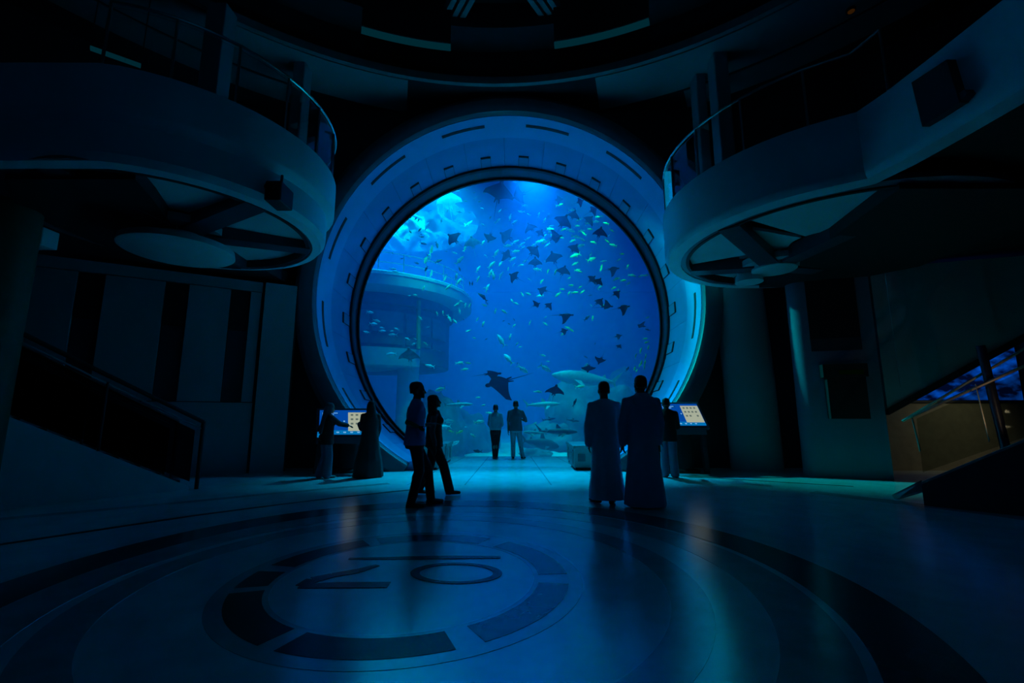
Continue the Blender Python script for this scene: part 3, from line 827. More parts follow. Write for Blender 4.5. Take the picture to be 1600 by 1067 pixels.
for z in (7.95, 8.4):
    MB().tube([(tc_[0] + 4.8 * math.cos(R(a)), tc_[1] + 4.8 * math.sin(R(a)), z) for a in range(-150, 0, 6)], 0.022, 6).build('rail', M['tower'], tw)


# reef rocks
def rock(q, rx, ry, rz, seed, label):
    bm = bmesh.new(); bmesh.ops.create_icosphere(bm, subdivisions=4, radius=1.0)
    rnd = random.Random(seed); off = Vector((rnd.uniform(0, 50), rnd.uniform(0, 50), 0))
    from mathutils import noise as N_
    for w in bm.verts:
        n1 = N_.fractal(w.co * 1.3 + off, 0.9, 2.0, 4)
        w.co *= 1 + 0.32 * n1
        w.co = Vector((w.co.x * rx, w.co.y * ry, w.co.z * rz))
    me = bpy.data.meshes.new('reef_rock'); bm.to_mesh(me); bm.free(); me.materials.append(M['rock'])
    me.polygons.foreach_set('use_smooth', [True] * len(me.polygons))
    o = bpy.data.objects.new('reef_rock', me); COL.objects.link(o); o.location = q; o.rotation_euler = (0, 0, rnd.uniform(0, 6))
    return tag(o, label, 'rock')


for (u, Y, rx, ry, rz, sd, lb) in [
    (905, 25, 2.6, 1.9, 3.0, 1, 'tall pale reef rock on the right behind the sharks'),
    (960, 23, 2.0, 1.6, 2.6, 2, 'reef rock at the right foot of the window behind the robed men'),
    (862, 24, 1.9, 1.2, 1.0, 3, 'low bright reef rock under the grey shark'),
    (985, 27, 2.2, 1.6, 3.6, 4, 'far reef rock at the right edge of the window'),
    (690, 24, 1.9, 1.3, 2.6, 5, 'reef rock right of the underwater tower pillar'),
    (727, 26, 1.8, 1.2, 1.8, 6, 'low reef rock between the woman and the distant couple'),
    (612, 20, 1.2, 0.9, 0.7, 7, 'small reef rock below the underwater tower'),
    (665, 19, 0.9, 0.7, 0.6, 8, 'small reef rock beside the tower pillar'),
    (838, 22, 0.9, 0.6, 0.35, 9, 'flat reef stone near the middle of the sand'),
    (920, 20, 1.0, 0.7, 0.4, 10, 'flat reef stone above the right crate'),
]:
    x = (u - 800) / FPX * Y
    rock(Vector((x, Y, bed(x, Y) + rz * 0.25)), rx, ry, rz, sd, lb)

# ---- fish
M['silver'] = mat('silver green fish skin', (0.75, 0.95, 0.62), 0.30, 0.0, 0.15, 20, 0, 0.8)
M['yellow'] = mat('yellow green fish skin', (0.85, 0.95, 0.25), 0.32, 0.0, 0.15, 20, 0, 0.8)
M['pale'] = mat('pale fish skin', (0.85, 0.90, 0.86), 0.35, 0.0, 0.08, 20, 0, 0.8)
M['darkfish'] = mat('backlit fish skin', (0.03, 0.04, 0.05), 0.5, 0.0, 0.15, 20)  # backlit silhouette put into the skin colour
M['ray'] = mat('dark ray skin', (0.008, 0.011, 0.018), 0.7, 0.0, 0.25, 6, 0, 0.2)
M['rayteal'] = mat('teal ray skin', (0.26, 0.42, 0.44), 0.6, 0.0, 0.2, 6)  # paler teal skin for some of the rays
M['shark'] = mat('grey shark skin', (0.10, 0.14, 0.18), 0.5, 0.0, 0.12, 3)
M['sharkpale'] = mat('pale shark skin', (0.36, 0.46, 0.48), 0.5, 0.0, 0.12, 3)


def fish_mesh(name, m, bend=0.0, deep=0.26):
    """unit-long fish: body with tail, dorsal and belly fins in one skin; nose to +X"""
    b = MB()
    st = [(-0.36, 0.035), (-0.26, 0.06), (-0.10, 0.115), (0.08, 0.145), (0.24, 0.13), (0.38, 0.085), (0.47, 0.035), (0.5, 0.008)]
    k = deep / 0.29
    yb = lambda x: bend * (x * x * 2.2 - (0.25 if x > 0 else 0) * 0)
    b.loft([(Vector((x, yb(x), 0)), Vector((0, r * 0.42, 0)), Vector((0, 0, r * k))) for x, r in st], 8)
    w = 0.008
    ty = yb(-0.42)

    def fin(pts):
        b.plate([(x, yb(x) - w / 2, z) for x, z in pts], (0, w, 0))
    fin([(-0.33, 0.03), (-0.34, 0.0), (-0.40, 0.0), (-0.50, 0.17), (-0.47, 0.17)])
    fin([(-0.33, -0.03), (-0.47, -0.17), (-0.50, -0.17), (-0.40, 0.0), (-0.34, 0.0)])
    fin([(0.15, 0.13 * k), (0.02, 0.21 * k), (-0.18, 0.12 * k), (-0.2, 0.08 * k)])
    fin([(-0.02, -0.13 * k), (-0.14, -0.19 * k), (-0.2, -0.07 * k)])
    return b.mesh(name, m, True, 50)


FM = {}
for kk in ('silver', 'yellow', 'pale', 'darkfish'):
    FM[kk] = [fish_mesh('fish', M[kk], bd) for bd in (0.0, 0.22, -0.22)]
FD = random.Random(11)


def fish(u, v, px, ang, kind, Y=None, label=None, group=None, name='fish'):
    if Y is None: Y = FD.uniform(17.2, 21.5)
    q = at(u, v, Y)
    L = px * Y / FPX * 1.15
    o = bpy.data.objects.new(name, FM[kind][FD.choice((0, 0, 1, 2))]); COL.objects.link(o)
    o.location = q
    yaw = FD.uniform(-0.5, 0.5) + (PI if FD.random() < 0.35 else 0)
    roll = FD.uniform(-0.3, 0.5)
    fx = 1 if abs(yaw) < 1.6 else -1
    o.rotation_euler = Euler((roll, -R(ang) * fx, yaw), 'XYZ')
    o.scale = (L, L * 1.15, L * 1.1)
    return tag(o, label, 'fish', group)


GR = {'silver': ('small silver-green fish of the loose shoal in the upper aquarium', 'silver-green shoal in the upper aquarium'),
      'yellow': ('small yellow-green fish of the tight shoal right of centre', 'yellow-green shoal'),
      'darkfish': ('small dark fish seen against the bright water at the upper left', 'dark fish at the upper left of the aquarium')}
DARK = [(692, 313, 9, 10), (670, 330, 9, 10), (699, 330, 8, 70), (717, 331, 9, -5), (641, 340, 7, 20), (650, 341, 7, 60), (654, 344, 6, 70), (690, 345, 9, 80), (656, 359, 8, 50), (641, 362, 7, -50), (658, 366, 5, 10), (659, 370, 8, -5), (638, 375, 7, -20), (661, 380, 14, -25), (683, 383, 12, -70), (715, 299, 9, 0), (728, 296, 7, 5), (741, 301, 5, 5), (743, 309, 9, 30), (727, 314, 7, 5), (749, 315, 6, 0), (718, 331, 9, -5), (734, 332, 6, 0), (766, 340, 6, 60), (758, 301, 8, 15), (628, 404, 5, 10), (685, 408, 13, 30), (651, 411, 9, -20), (666, 420, 9, 60), (734, 443, 7, -80), (718, 420, 8, -70), (738, 443, 7, 85), (804, 284, 6, -30), (835, 285, 5, 10), (857, 337, 10, 70), (899, 326, 8, -10), (746, 705, 13, -5), (898, 629, 14, 60), (980, 577, 9, 55), (968, 541, 7, 20), (1003, 509, 11, -15), (1012, 515, 8, -20), (930, 537, 4, 70), (917, 497, 11, 40)]
SILV = [(667, 354, 15, 65), (674, 392, 16, 75), (666, 405, 16, 70), (671, 404, 12, 65), (674, 428, 12, 75), (696, 434, 11, 75), (701, 448, 14, 40), (662, 450, 9, 70), (713, 432, 11, 75), (717, 440, 13, 55), (649, 461, 7, -10), (718, 407, 17, 45), (727, 388, 11, 65), (710, 395, 9, -20), (747, 420, 12, 60), (747, 436, 10, 65), (761, 450, 14, 70), (768, 414, 15, 45), (766, 427, 13, 65), (771, 430, 14, -80), (782, 431, 15, 65), (775, 396, 14, 55), (801, 405, 12, 35), (805, 393, 14, 15), (793, 384, 13, 15), (805, 378, 13, 30), (817, 387, 8, 30), (815, 382, 12, 25), (825, 373, 10, 30), (846, 376, 12, 35), (850, 369, 9, 40), (855, 383, 11, 30), (733, 349, 14, 20), (778, 345, 11, 40), (797, 340, 12, 80), (804, 347, 11, 35), (755, 351, 7, -20), (814, 331, 12, 3), (826, 335, 7, -35), (820, 321, 9, 5), (741, 383, 9, 60), (755, 379, 10, 60), (842, 335, 8, 75), (851, 344, 8, 60), (894, 376, 10, 20), (839, 421, 14, 5), (820, 408, 9, 25), (814, 414, 8, 10), (794, 420, 6, 80), (782, 412, 10, 60), (825, 459, 10, -15), (844, 462, 11, 10), (816, 460, 8, -60), (800, 470, 8, -60), (806, 474, 9, -20), (715, 475, 11, 35), (727, 477, 8, 75), (734, 477, 7, 65), (718, 486, 10, -80), (774, 486, 9, 80), (788, 487, 10, -35), (757, 477, 8, -20), (702, 497, 12, -60), (711, 502, 9, -50), (746, 499, 7, 60), (755, 506, 9, 70), (732, 517, 8, 20), (741, 528, 6, -20), (797, 526, 9, 75), (803, 509, 7, 45), (828, 504, 8, 65), (852, 506, 9, -30), (808, 537, 6, 55), (813, 542, 5, 10), (848, 555, 9, -15), (665, 537, 8, -40), (668, 511, 6, 10), (657, 497, 8, -50), (683, 490, 7, -70), (692, 489, 8, -80), (842, 612, 10, -5), (836, 612, 5, -10), (836, 661, 7, 20), (747, 621, 7, 0), (755, 633, 7, 10), (764, 645, 9, -5), (726, 577, 11, 8), (718, 567, 12, 8), (731, 567, 9, -8)]
YELL = [(874, 320, 11, 10), (894, 328, 11, 10), (860, 354, 11, 25), (859, 358, 13, 8), (880, 359, 9, 15), (892, 360, 14, -8), (902, 353, 8, -10), (921, 348, 14, 15), (931, 346, 11, -15), (947, 349, 9, -20), (922, 358, 8, -15), (908, 361, 11, 10), (912, 365, 9, -30), (956, 360, 8, -25), (900, 370, 14, 0), (910, 374, 10, -30), (928, 379, 11, -5), (895, 376, 8, 20), (865, 366, 9, 15), (949, 377, 9, -30), (958, 383, 12, -20), (877, 371, 8, -5), (934, 339, 9, 10), (940, 338, 7, 15), (905, 343, 10, 30), (858, 363, 9, 45), (852, 378, 13, 30), (842, 377, 11, 25), (834, 383, 12, 30), (907, 384, 14, 20), (899, 399, 17, 22), (923, 398, 9, 60), (924, 405, 17, 25), (899, 412, 11, 20), (902, 422, 9, 5), (905, 424, 9, -20), (943, 408, 10, 5), (940, 417, 8, 75), (939, 421, 8, 60), (972, 397, 8, 10), (967, 406, 7, 30), (981, 416, 8, 65), (964, 435, 12, 25), (988, 430, 12, -12), (1002, 431, 9, 20), (1010, 430, 9, 10), (974, 438, 9, 5), (982, 443, 8, 35), (893, 446, 9, 5), (879, 452, 8, 0), (872, 460, 11, 40), (889, 458, 7, 60), (898, 457, 11, 0), (910, 456, 9, 40), (938, 448, 9, 40), (966, 454, 6, 80), (959, 450, 8, 20), (943, 478, 11, 0), (906, 449, 7, 30), (883, 501, 8, 85), (887, 512, 9, -15), (893, 516, 8, -30), (879, 522, 7, 40), (926, 497, 8, 80), (870, 405, 8, 40), (868, 425, 9, 60), (846, 440, 9, 50), (856, 424, 8, 70), (890, 434, 6, 30), (1012, 496, 6, 25)]
EDGE = [(1008, 529, 7, 5), (1010, 535, 8, 20), (1013, 543, 7, 75), (1001, 548, 9, 70), (993, 557, 9, 75), (1009, 557, 9, 70), (1002, 567, 8, 75), (1007, 573, 9, 80), (992, 575, 7, 70), (1000, 570, 7, 60), (1008, 566, 8, 75), (995, 579, 6, 50)]
DRUM = [(578, 488, 12, -10), (588, 501, 12, -15), (583, 506, 14, -8), (573, 519, 10, -8), (597, 517, 10, 5), (597, 512, 7, -10), (614, 523, 13, 0), (620, 514, 8, -22), (612, 517, 6, 0), (637, 529, 8, -20), (648, 529, 6, -25), (647, 537, 8, 15), (612, 553, 15, 8), (640, 462, 6, -10), (613, 395, 5, 80), (614, 420, 10, -5), (618, 424, 11, -5), (672, 572, 14, -12)]


def where(kind, u, v):
    """label and group by the part of the water a fish swims in"""
    if kind == 'dark':
        if u < 700 and v < 390: w = 'small dark fish against the bright water patch at the upper left'
        elif u < 775 and v < 345: w = 'small dark fish between the bright patch and the largest ray'
        elif u < 760: w = 'small dark fish hovering over the rim of the underwater tower'
        elif v < 345: w = 'small dark fish just under the top of the window frame'
        else: w = 'small dark fish drifting in the deep blue on the right'
    elif kind == 'silver':
        if u < 682 and v < 470: w = 'thin green fish hanging steeply above the tower rim'
        elif u < 730 and 380 <= v < 470: w = 'silver-green fish in the steep cluster at the end of the tower rim'
        elif u < 730 and v < 520: w = 'silver-green fish trailing below the end of the tower rim'
        elif v < 370: w = 'silver-green fish in the open water under the two top rays'
        elif u < 776 and v < 470: w = 'silver-green fish diving through the light shaft left of centre'
        elif v < 427: w = 'silver-green fish in the slanting band among the rays at the centre'
        elif v < 480: w = 'silver-green fish in the loose patch at the middle of the window'
        elif v < 560: w = 'silver-green fish scattered in the blue above the row of three pale fish'
        else: w = 'small silver-green fish low in the water near the distant couple'
    elif kind == 'yellow':
        if v < 345: w = 'yellow-green fish along the upper right curve of the window'
        elif v < 366: w = 'yellow-green fish in the brightest top row of the tight shoal'
        elif v < 386: w = 'yellow-green fish in the middle row of the tight shoal'
        elif u > 955 and v < 460: w = 'yellow-green fish straggling off to the right of the tight shoal'
        elif v < 427: w = 'yellow-green fish in the lower fringe of the tight shoal'
        elif v < 470: w = 'yellow-green fish in the thin line below the tight shoal'
        else: w = 'yellow-green fish around the edge-on ray right of the middle'
    return w, w.replace(' fish', ' fishes', 1)


for u, v, p, a in DARK: fish(u, v, p, a, 'darkfish', None, *where('dark', u, v))
for u, v, p, a in SILV: fish(u, v, p, a, 'silver', None, *where('silver', u, v))
for u, v, p, a in YELL: fish(u, v, p, a, 'yellow', None, *where('yellow', u, v))
for u, v, p, a in EDGE: fish(u, v, p, a, 'yellow', FD.uniform(17, 18.5), 'small green fish in the column along the right edge of the window', 'green fish along the right edge of the window')
for u, v, p, a in DRUM: fish(u, v, p, a, 'pale', FD.uniform(16.6, 18.2), 'small pale fish in the line in front of the underwater tower', 'pale fish in front of the tower')
# more of the shoal, further back
for i in range(40):
    t = FD.uniform(0, 2 * PI); rr = 215 * math.sqrt(FD.random()); u, v = 797 + rr * math.cos(t), 450 + 0.6 * rr * math.sin(t)
    fish(u, v, FD.uniform(4, 7), FD.uniform(-60, 70), FD.choice(('silver', 'darkfish', 'silver')), FD.uniform(21, 24.5), 'tiny far fish fading into the blue at the back of the aquarium', 'tiny far fish')
# bigger pale fish with labels of their own
BIG = [(783, 532, 21, -58, 'pale', 'pale fish swimming steeply down, topmost of the slanting row of three'),
       (794, 560, 21, -48, 'pale', 'pale fish swimming down, middle of the slanting row of three'),
       (817, 577, 19, -33, 'pale', 'pale fish swimming down, lowest of the slanting row of three'),
       (852, 575, 20, -28, 'pale', 'bright pale fish right of the slanting row of three'),
       (688, 608, 18, 12, 'silver', 'green fish swimming just above the head of the long-haired woman'),
       (709, 693, 17, 18, 'pale', 'bright pale fish low over the sand, right of the woman'),
       (700, 658, 18, -3, 'pale', 'pale fish right of the woman\'s chest'),
       (694, 667, 20, 6, 'pale', 'long bright pale fish by the woman\'s elbow'),
       (705, 674, 9, -12, 'yellow', 'yellow-green fish below the long pale fish by the woman'),
       (719, 675, 12, 18, 'yellow', 'olive fish facing up beside the yellow-green fish'),
       (728, 667, 5, 0, 'pale', 'tiny glinting fish between the woman and the distant couple'),
       (748, 659, 15, 8, 'silver', 'slim dark-backed fish left of the distant couple'),
       (739, 680, 9, -30, 'silver', 'round fish turning near the sand left of the distant couple'),
       (906, 604, 15, 5, 'silver', 'green-backed fish above the big ray on the right'),
       (755, 464, 18, -40, 'darkfish', 'dark curved fish arching below the shoal')]
for u, v, p, a, k_, lb in BIG:
    fish(u, v, p, a, k_, FD.uniform(17, 18.5), lb)


# ---- rays
def ray_mesh(m, curl=0.25, notch=True):
    """unit-span eagle ray, nose to +Y, back to +Z"""
    b = MB(); n = 12
    # plan outline by span station: leading edge y, trailing edge y
    top = []; bot = []
    rows = []
    for i in range(-n, n + 1):
        t = i / n; a = abs(t)
        lead = 0.30 - 0.34 * a ** 1.25 + (0.06 * math.exp(-(a / 0.12) ** 2))
        trail = -0.26 + 0.20 * a ** 0.8 - 0.10 * a ** 4
        if a > 0.92: lead = trail + 0.03
        z = curl * a ** 1.8 * 0.6
        th = 0.060 * (1 - a) ** 1.2 + 0.006
        rows.append((t * 0.5, lead, trail, z, th))
    v = []; f = []
    for x, l, tr, z, th in rows:
        for s_, k in ((0.0, 0.0), (0.25, 0.9), (0.55, 1.0), (1.0, 0.0)):
            y = l + (tr - l) * s_; v.append((x, y, z + th * k))
        for s_, k in ((0.55, -0.6), (0.25, -0.6)):
            y = l + (tr - l) * s_; v.append((x, y, z + th * k))
    m_ = 6
    for i in range(2 * n):
        for j in range(m_):
            f.append((i * m_ + j, i * m_ + (j + 1) % m_, (i + 1) * m_ + (j + 1) % m_, (i + 1) * m_ + j))
    f.append(tuple(range(m_))); f.append(tuple(2 * n * m_ + j for j in range(m_)))
    b.add(v, f)
    b.ball((0, 0.33, 0.01), 0.07, 0.09, 0.045, 10, 6)
    for s_ in (-1, 1):
        b.loft([(Vector((s_ * 0.05, -0.22, 0)), Vector((0.035, 0, 0)), Vector((0, 0, 0.01))), (Vector((s_ * 0.08, -0.36, 0)), Vector((0.02, 0, 0)), Vector((0, 0, 0.006)))], 8)
    return b.mesh('ray_body', m, True, 60)


tailmesh = {}
RM = {}
for kk in ('ray', 'rayteal'):
    RM[kk] = [ray_mesh(M[kk], c) for c in (0.15, 0.45, -0.3)]
    tailmesh[kk] = MB().tube([(0, -0.24, 0), (0.01, -0.45, 0.0), (0.03, -0.7, 0.01), (0.06, -0.95, 0.02)], [0.014, 0.010, 0.006, 0.002], 6).mesh('ray_tail', M[kk])


def ray_fish(u, v, px, head, tilt, kind='ray', Y=None, label=None, group=None, curl=None):
    """head: heading angle in the picture (deg, 0 = right, 90 = up); tilt: 0 = seen flat on from above/below, 90 = edge on"""
    Y = min(Y or 99, FD.uniform(16.5, 18.6)); q = at(u, v, Y); L = px * Y / FPX * 1.28
    t = bpy.data.objects.new('eagle_ray', RM[kind][FD.choice((0, 1, 2)) if curl is None else curl]); COL.objects.link(t)
    # start with the disc facing the camera (back away from it), spin to heading, then tilt
    m = Matrix.Rotation(R(tilt), 3, 'X') @ Matrix.Rotation(R(head - 90), 3, Vector((0, -1, 0))) @ Matrix.Rotation(R(90), 3, 'X')
    t.rotation_euler = m.to_euler(); t.location = q; t.scale = (L, L, L)
    tail = bpy.data.objects.new('tail', tailmesh[kind]); COL.objects.link(tail); tail.parent = t
    return tag(t, label or 'dark eagle ray gliding among the shoal in the upper aquarium', 'ray', group)


ray_fish(780, 300, 40, 75, 20, 'ray', 17.0, 'largest dark eagle ray at the very top of the window', None, 0)
ray_fish(811, 305, 24, 200, 25, 'ray', 17.5, 'dark eagle ray with rounded wings right beside the largest one at the top', None, 2)
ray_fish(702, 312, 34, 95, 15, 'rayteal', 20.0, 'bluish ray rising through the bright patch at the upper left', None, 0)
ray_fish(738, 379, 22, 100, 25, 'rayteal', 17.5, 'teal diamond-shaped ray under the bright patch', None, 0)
ray_fish(880, 346, 25, 60, 20, 'ray', 17.0, 'big square dark ray in the tight shoal right of centre', None, 1)
ray_fish(868, 371, 22, 20, 55, 'ray', 17.0, 'dark oval ray with a white glint above it, below the big square ray', None, 2)
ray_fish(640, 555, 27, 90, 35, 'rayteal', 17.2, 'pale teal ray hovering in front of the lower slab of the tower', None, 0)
ray_fish(781, 597, 46, 200, 52, 'ray', 18.0, 'large dark manta-like ray arching above the distant couple', None, 1)
ray_fish(769, 584, 28, 10, 68, 'ray', 18.5, 'flat dark ray seen edge on above the large arching ray', None, 0)
ray_fish(867, 610, 24, 80, 45, 'ray', 17.6, 'dark ray in front of the pale reef rock on the right', None, 0)
ray_fish(884, 492, 24, 0, 72, 'ray', 17.4, 'dark ray seen edge on over two bright fish, right of the middle', None, 1)
ray_fish(919, 575, 18, 270, 50, 'ray', 18.0, 'dark ray swimming down above the robed men', None, 0)
ray_fish(938, 563, 15, 250, 40, 'ray', 18.5, 'small dark ray just up and right of the ray swimming down', None, 2)
for u, v, p, h, tl, lb in [
    (708, 373, 22, 135, 40, 'dark bow-tie shaped ray left of the teal diamond ray'),
    (765, 371, 17, 250, 30, 'dark ray right of the teal diamond ray, wings down'),
    (791, 369, 23, 150, 35, 'dark ray right of centre-top, second from the teal diamond ray'),
    (829, 355, 18, 120, 55, 'twisted dark ray below the rounded top ray'),
    (844, 364, 13, 60, 35, 'small dark ray left of the glinting oval ray'),
    (896, 336, 17, 70, 40, 'dark ray touching the upper right of the big square ray'),
    (906, 315, 13, 20, 40, 'faint ray under the upper right window frame'),
    (927, 328, 15, 30, 45, 'faint ray beside the upper right frame, below another'),
    (920, 343, 17, 45, 50, 'dark ray over the bright top row of the tight shoal'),
    (937, 363, 20, 80, 45, 'upright dark ray at the right end of the tight shoal'),
    (791, 398, 18, 330, 40, 'small dark ray in the slanting fish band at the centre'),
    (834, 392, 21, 50, 35, 'dark ray below and left of the glinting oval ray'),
    (836, 410, 18, 90, 20, 'square dark ray over a pale fish, just below another ray'),
    (803, 432, 17, 150, 30, 'dark ray alone at the middle of the window'),
    (865, 403, 23, 110, 35, 'swept dark ray in the lower fringe of the tight shoal'),
    (897, 388, 18, 60, 45, 'dark ray hidden among the lower rows of the tight shoal'),
    (880, 423, 20, 75, 50, 'triangular dark ray below the tight shoal'),
    (925, 436, 14, 45, 25, 'left one of two overlapping dark rays right of the middle'),
    (935, 440, 14, 60, 35, 'right one of two overlapping dark rays right of the middle'),
    (958, 420, 19, 10, 65, 'flat faint ray above the two overlapping rays'),
    (936, 471, 16, 50, 50, 'dark ray below the two overlapping rays'),
    (948, 479, 19, 5, 65, 'flat dark ray with a green fish at its left tip'),
    (974, 480, 20, 15, 60, 'flat dark ray near the right edge of the deep blue'),
    (963, 458, 14, 40, 50, 'small dark ray under a glinting fish on the right'),
    (848, 453, 17, 160, 60, 'dark ray with raised fin left of the thin fish line'),
    (838, 476, 13, 30, 50, 'left one of two small dark rays below the middle of the window'),
    (857, 477, 13, 45, 45, 'right one of two small dark rays below the middle of the window'),
    (881, 517, 13, 20, 55, 'small dark ray below the two bright fish right of the middle'),
    (966, 525, 12, 20, 60, 'faint ray high in the dark water on the right'),
    (1002, 509, 13, 160, 60, 'dark ray near the column of green fish at the right edge'),
    (967, 541, 9, 60, 45, 'tiny ray low in the dark water on the right'),
    (873, 312, 14, 10, 55, 'faint ray high under the frame right of the top glow'),
]:
    ray_fish(u, v, p, h, tl, label=lb, group='dark eagle rays among the shoal')


# ---- sharks and other large fish
def shark(u, v, px, ang, m, Y, label, cat='shark', yaw=0.0, deep=1.0, flip=False):
    L = px * Y / FPX; q = at(u, v, Y)
    t = thing('shark', label, cat, (0, 0, 0))
    st = [(-0.42, 0.014), (-0.3, 0.035), (-0.12, 0.062), (0.08, 0.078), (0.26, 0.072), (0.38, 0.05), (0.47, 0.022), (0.5, 0.006)]
    MB().loft([(Vector((x * L, 0, 0)), Vector((0, r_ * 0.9 * L, 0)), Vector((0, 0, r_ * deep * L))) for x, r_ in st], 14).build('body', m, t)
    w = 0.008 * L

    def fin(name, pts, y=0.0, lean=0.0):
        MB().plate([(x * L, (y + lean * abs(z)) * L - w / 2, z * L) for x, z in pts], (0, w, 0)).build(name, m, t, False)
    fin('dorsal_fin', [(0.10, 0.07 * deep), (0.0, 0.17 * deep), (-0.03, 0.16 * deep), (-0.04, 0.06 * deep)])
    fin('dorsal_fin', [(-0.24, 0.04 * deep), (-0.29, 0.075 * deep), (-0.31, 0.03 * deep)])
    fin('tail_fin', [(-0.38, 0.02), (-0.40, -0.01), (-0.47, -0.09), (-0.45, 0.0), (-0.56, 0.17), (-0.52, 0.14)])
    fin('pectoral_fin', [(0.2, -0.04), (0.08, -0.13), (0.05, -0.12), (0.1, -0.04)], -0.06, -0.8)
    fin('pectoral_fin', [(0.2, -0.04), (0.08, -0.13), (0.05, -0.12), (0.1, -0.04)], 0.06, 0.8)
    t.location = q; t.rotation_euler = Euler((0, -R(ang), yaw + (PI if flip else 0)), 'XYZ')
    return t


shark(871, 674, 64, -2, M['shark'], 17.4, 'grey shark with upright fins swimming right, low on the right', 'shark', 0.15)
shark(836, 676, 40, 4, M['sharkpale'], 17.0, 'bright pale fish right behind the tail of the grey shark', 'fish', 0.2, 0.9, True)
shark(848, 632, 56, 2, M['sharkpale'], 19.5, 'long pale shark in mid water above the grey shark', 'shark', 0.1)
shark(845, 693, 62, -10, M['shark'], 19.0, 'broad grey fish sinking over the sand below the grey shark', 'fish', 0.3, 1.8)
shark(716, 632, 46, 2, M['sharkpale'], 17.6, 'long pale shark beside the head of the woman', 'shark', 0.15, 0.9)
shark(858, 655, 24, 8, M['shark'], 18.0, 'small dark fin-backed shark above the grey shark, left one', 'shark', 0.4)
shark(895, 657, 24, -6, M['shark'], 18.2, 'small dark fin-backed shark above the grey shark, right one', 'shark', 0.4)
shark(915, 592, 110, 6, M['sharkpale'], 21.0, 'huge pale whale-like shark looming behind the robed men', 'shark', 0.2, 1.35, True)

# ---- the water itself
m = bpy.data.materials.new('aquarium water'); m.use_nodes = True; nt = m.node_tree; nt.nodes.clear()
o = nt.nodes.new('ShaderNodeOutputMaterial'); s = nt.nodes.new('ShaderNodeVolumeScatter'); a = nt.nodes.new('ShaderNodeVolumeAbsorption'); ad = nt.nodes.new('ShaderNodeAddShader')
s.inputs['Color'].default_value = (0.02, 0.36, 1.0, 1); s.inputs['Density'].default_value = 0.060; s.inputs['Anisotropy'].default_value = 0.0
a.inputs['Color'].default_value = (0.0, 0.74, 0.94, 1); a.inputs['Density'].default_value = 0.10
nt.links.new(s.outputs[0], ad.inputs[0]); nt.links.new(a.outputs[0], ad.inputs[1]); nt.links.new(ad.outputs[0], o.inputs['Volume'])
tag(MB().box(-21.9, 21.9, 15.45, 45.9, -1.4, 11.9).build('aquarium_water', m, None, False), 'deep blue water filling the aquarium', 'water', None, 'stuff')
# water surface with a round skylight opening over it
m = bpy.data.materials.new('rippled water surface'); m.use_nodes = True; nt = m.node_tree; nt.nodes.clear()
o = nt.nodes.new('ShaderNodeOutputMaterial'); t_ = nt.nodes.new('ShaderNodeBsdfTransparent'); d_ = nt.nodes.new('ShaderNodeBsdfTranslucent'); mx = nt.nodes.new('ShaderNodeMixShader'); nz = nt.nodes.new('ShaderNodeTexNoise'); tc = nt.nodes.new('ShaderNodeTexCoord'); mp = nt.nodes.new('ShaderNodeMapping'); rp_ = nt.nodes.new('ShaderNodeValToRGB')
mp.inputs['Scale'].default_value = (1.0, 0.45, 1.0); nz.inputs['Scale'].default_value = 1.1; nz.inputs['Detail'].default_value = 4; nz.inputs['Distortion'].default_value = 1.2
rp_.color_ramp.elements[0].position = 0.40; rp_.color_ramp.elements[0].color = (0.05, 0.05, 0.05, 1); rp_.color_ramp.elements[1].position = 0.62; rp_.color_ramp.elements[1].color = (0.75, 0.75, 0.75, 1)
d_.inputs['Color'].default_value = (0.28, 0.36, 0.36, 1)
for x, y in ((tc.outputs['Object'], mp.inputs['Vector']), (mp.outputs[0], nz.inputs['Vector']), (nz.outputs['Fac'], rp_.inputs['Fac']), (rp_.outputs[0], mx.inputs['Fac']), (t_.outputs[0], mx.inputs[1]), (d_.outputs[0], mx.inputs[2]), (mx.outputs[0], o.inputs['Surface'])): nt.links.new(x, y)
b = MB(); v = []; f = []; n = 40; sc_ = (-6.6, 24.0)
for j in range(13):
    for i in range(n):
        t = 2 * PI * i / n; rr = 4.7 * j / 12 + 0.01; x, y = sc_[0] + rr * math.cos(t), sc_[1] + rr * math.sin(t)
        v.append((x, y, 11.95 + 0.05 * math.sin(2.1 * x + 0.7 * y) + 0.04 * math.sin(3.3 * y - x)))
for j in range(12):
    for i in range(n): f.append((j * n + i, j * n + (i + 1) % n, (j + 1) * n + (i + 1) % n, (j + 1) * n + i))
tag(b.add(v, f).build('water_surface', m, None, True, 0, 180), 'bright rippling round patch of water surface at the upper left', 'water', None, 'stuff')
spot('skylight_lamp', (-6.6, 24.0, 15.5), (-6.6, 24.0, 0), 4800, (0, 0.9, 1.0), 72, 0.3, 1.2)

# ================================================================== PEOPLE
M['skin'] = mat('skin', (0.24, 0.13, 0.09), 0.55, 0, 0.05, 8)
M['hair'] = mat('black hair', (0.010, 0.009, 0.008), 0.5, 0, 0.2, 40)
M['eye'] = mat('dark eye', (0.02, 0.018, 0.016), 0.25)
M['shoe'] = mat('black shoe leather', (0.012, 0.012, 0.013), 0.45)
M['polo'] = mat('mid blue cotton', (0.22, 0.34, 0.70), 0.85, 0, 0.06, 30, 0.2)
M['jeans'] = mat('dark denim', (0.018, 0.020, 0.028), 0.85, 0, 0.12, 40, 0.2)
M['blackcloth'] = mat('black cloth', (0.008, 0.008, 0.010), 0.85, 0, 0.15, 30, 0.2)
M['greycloth'] = mat('grey cloth', (0.10, 0.11, 0.13), 0.85, 0, 0.08, 30, 0.2)
M['lightcloth'] = mat('light shirt cloth', (0.30, 0.33, 0.38), 0.85, 0, 0.06, 30, 0.2)
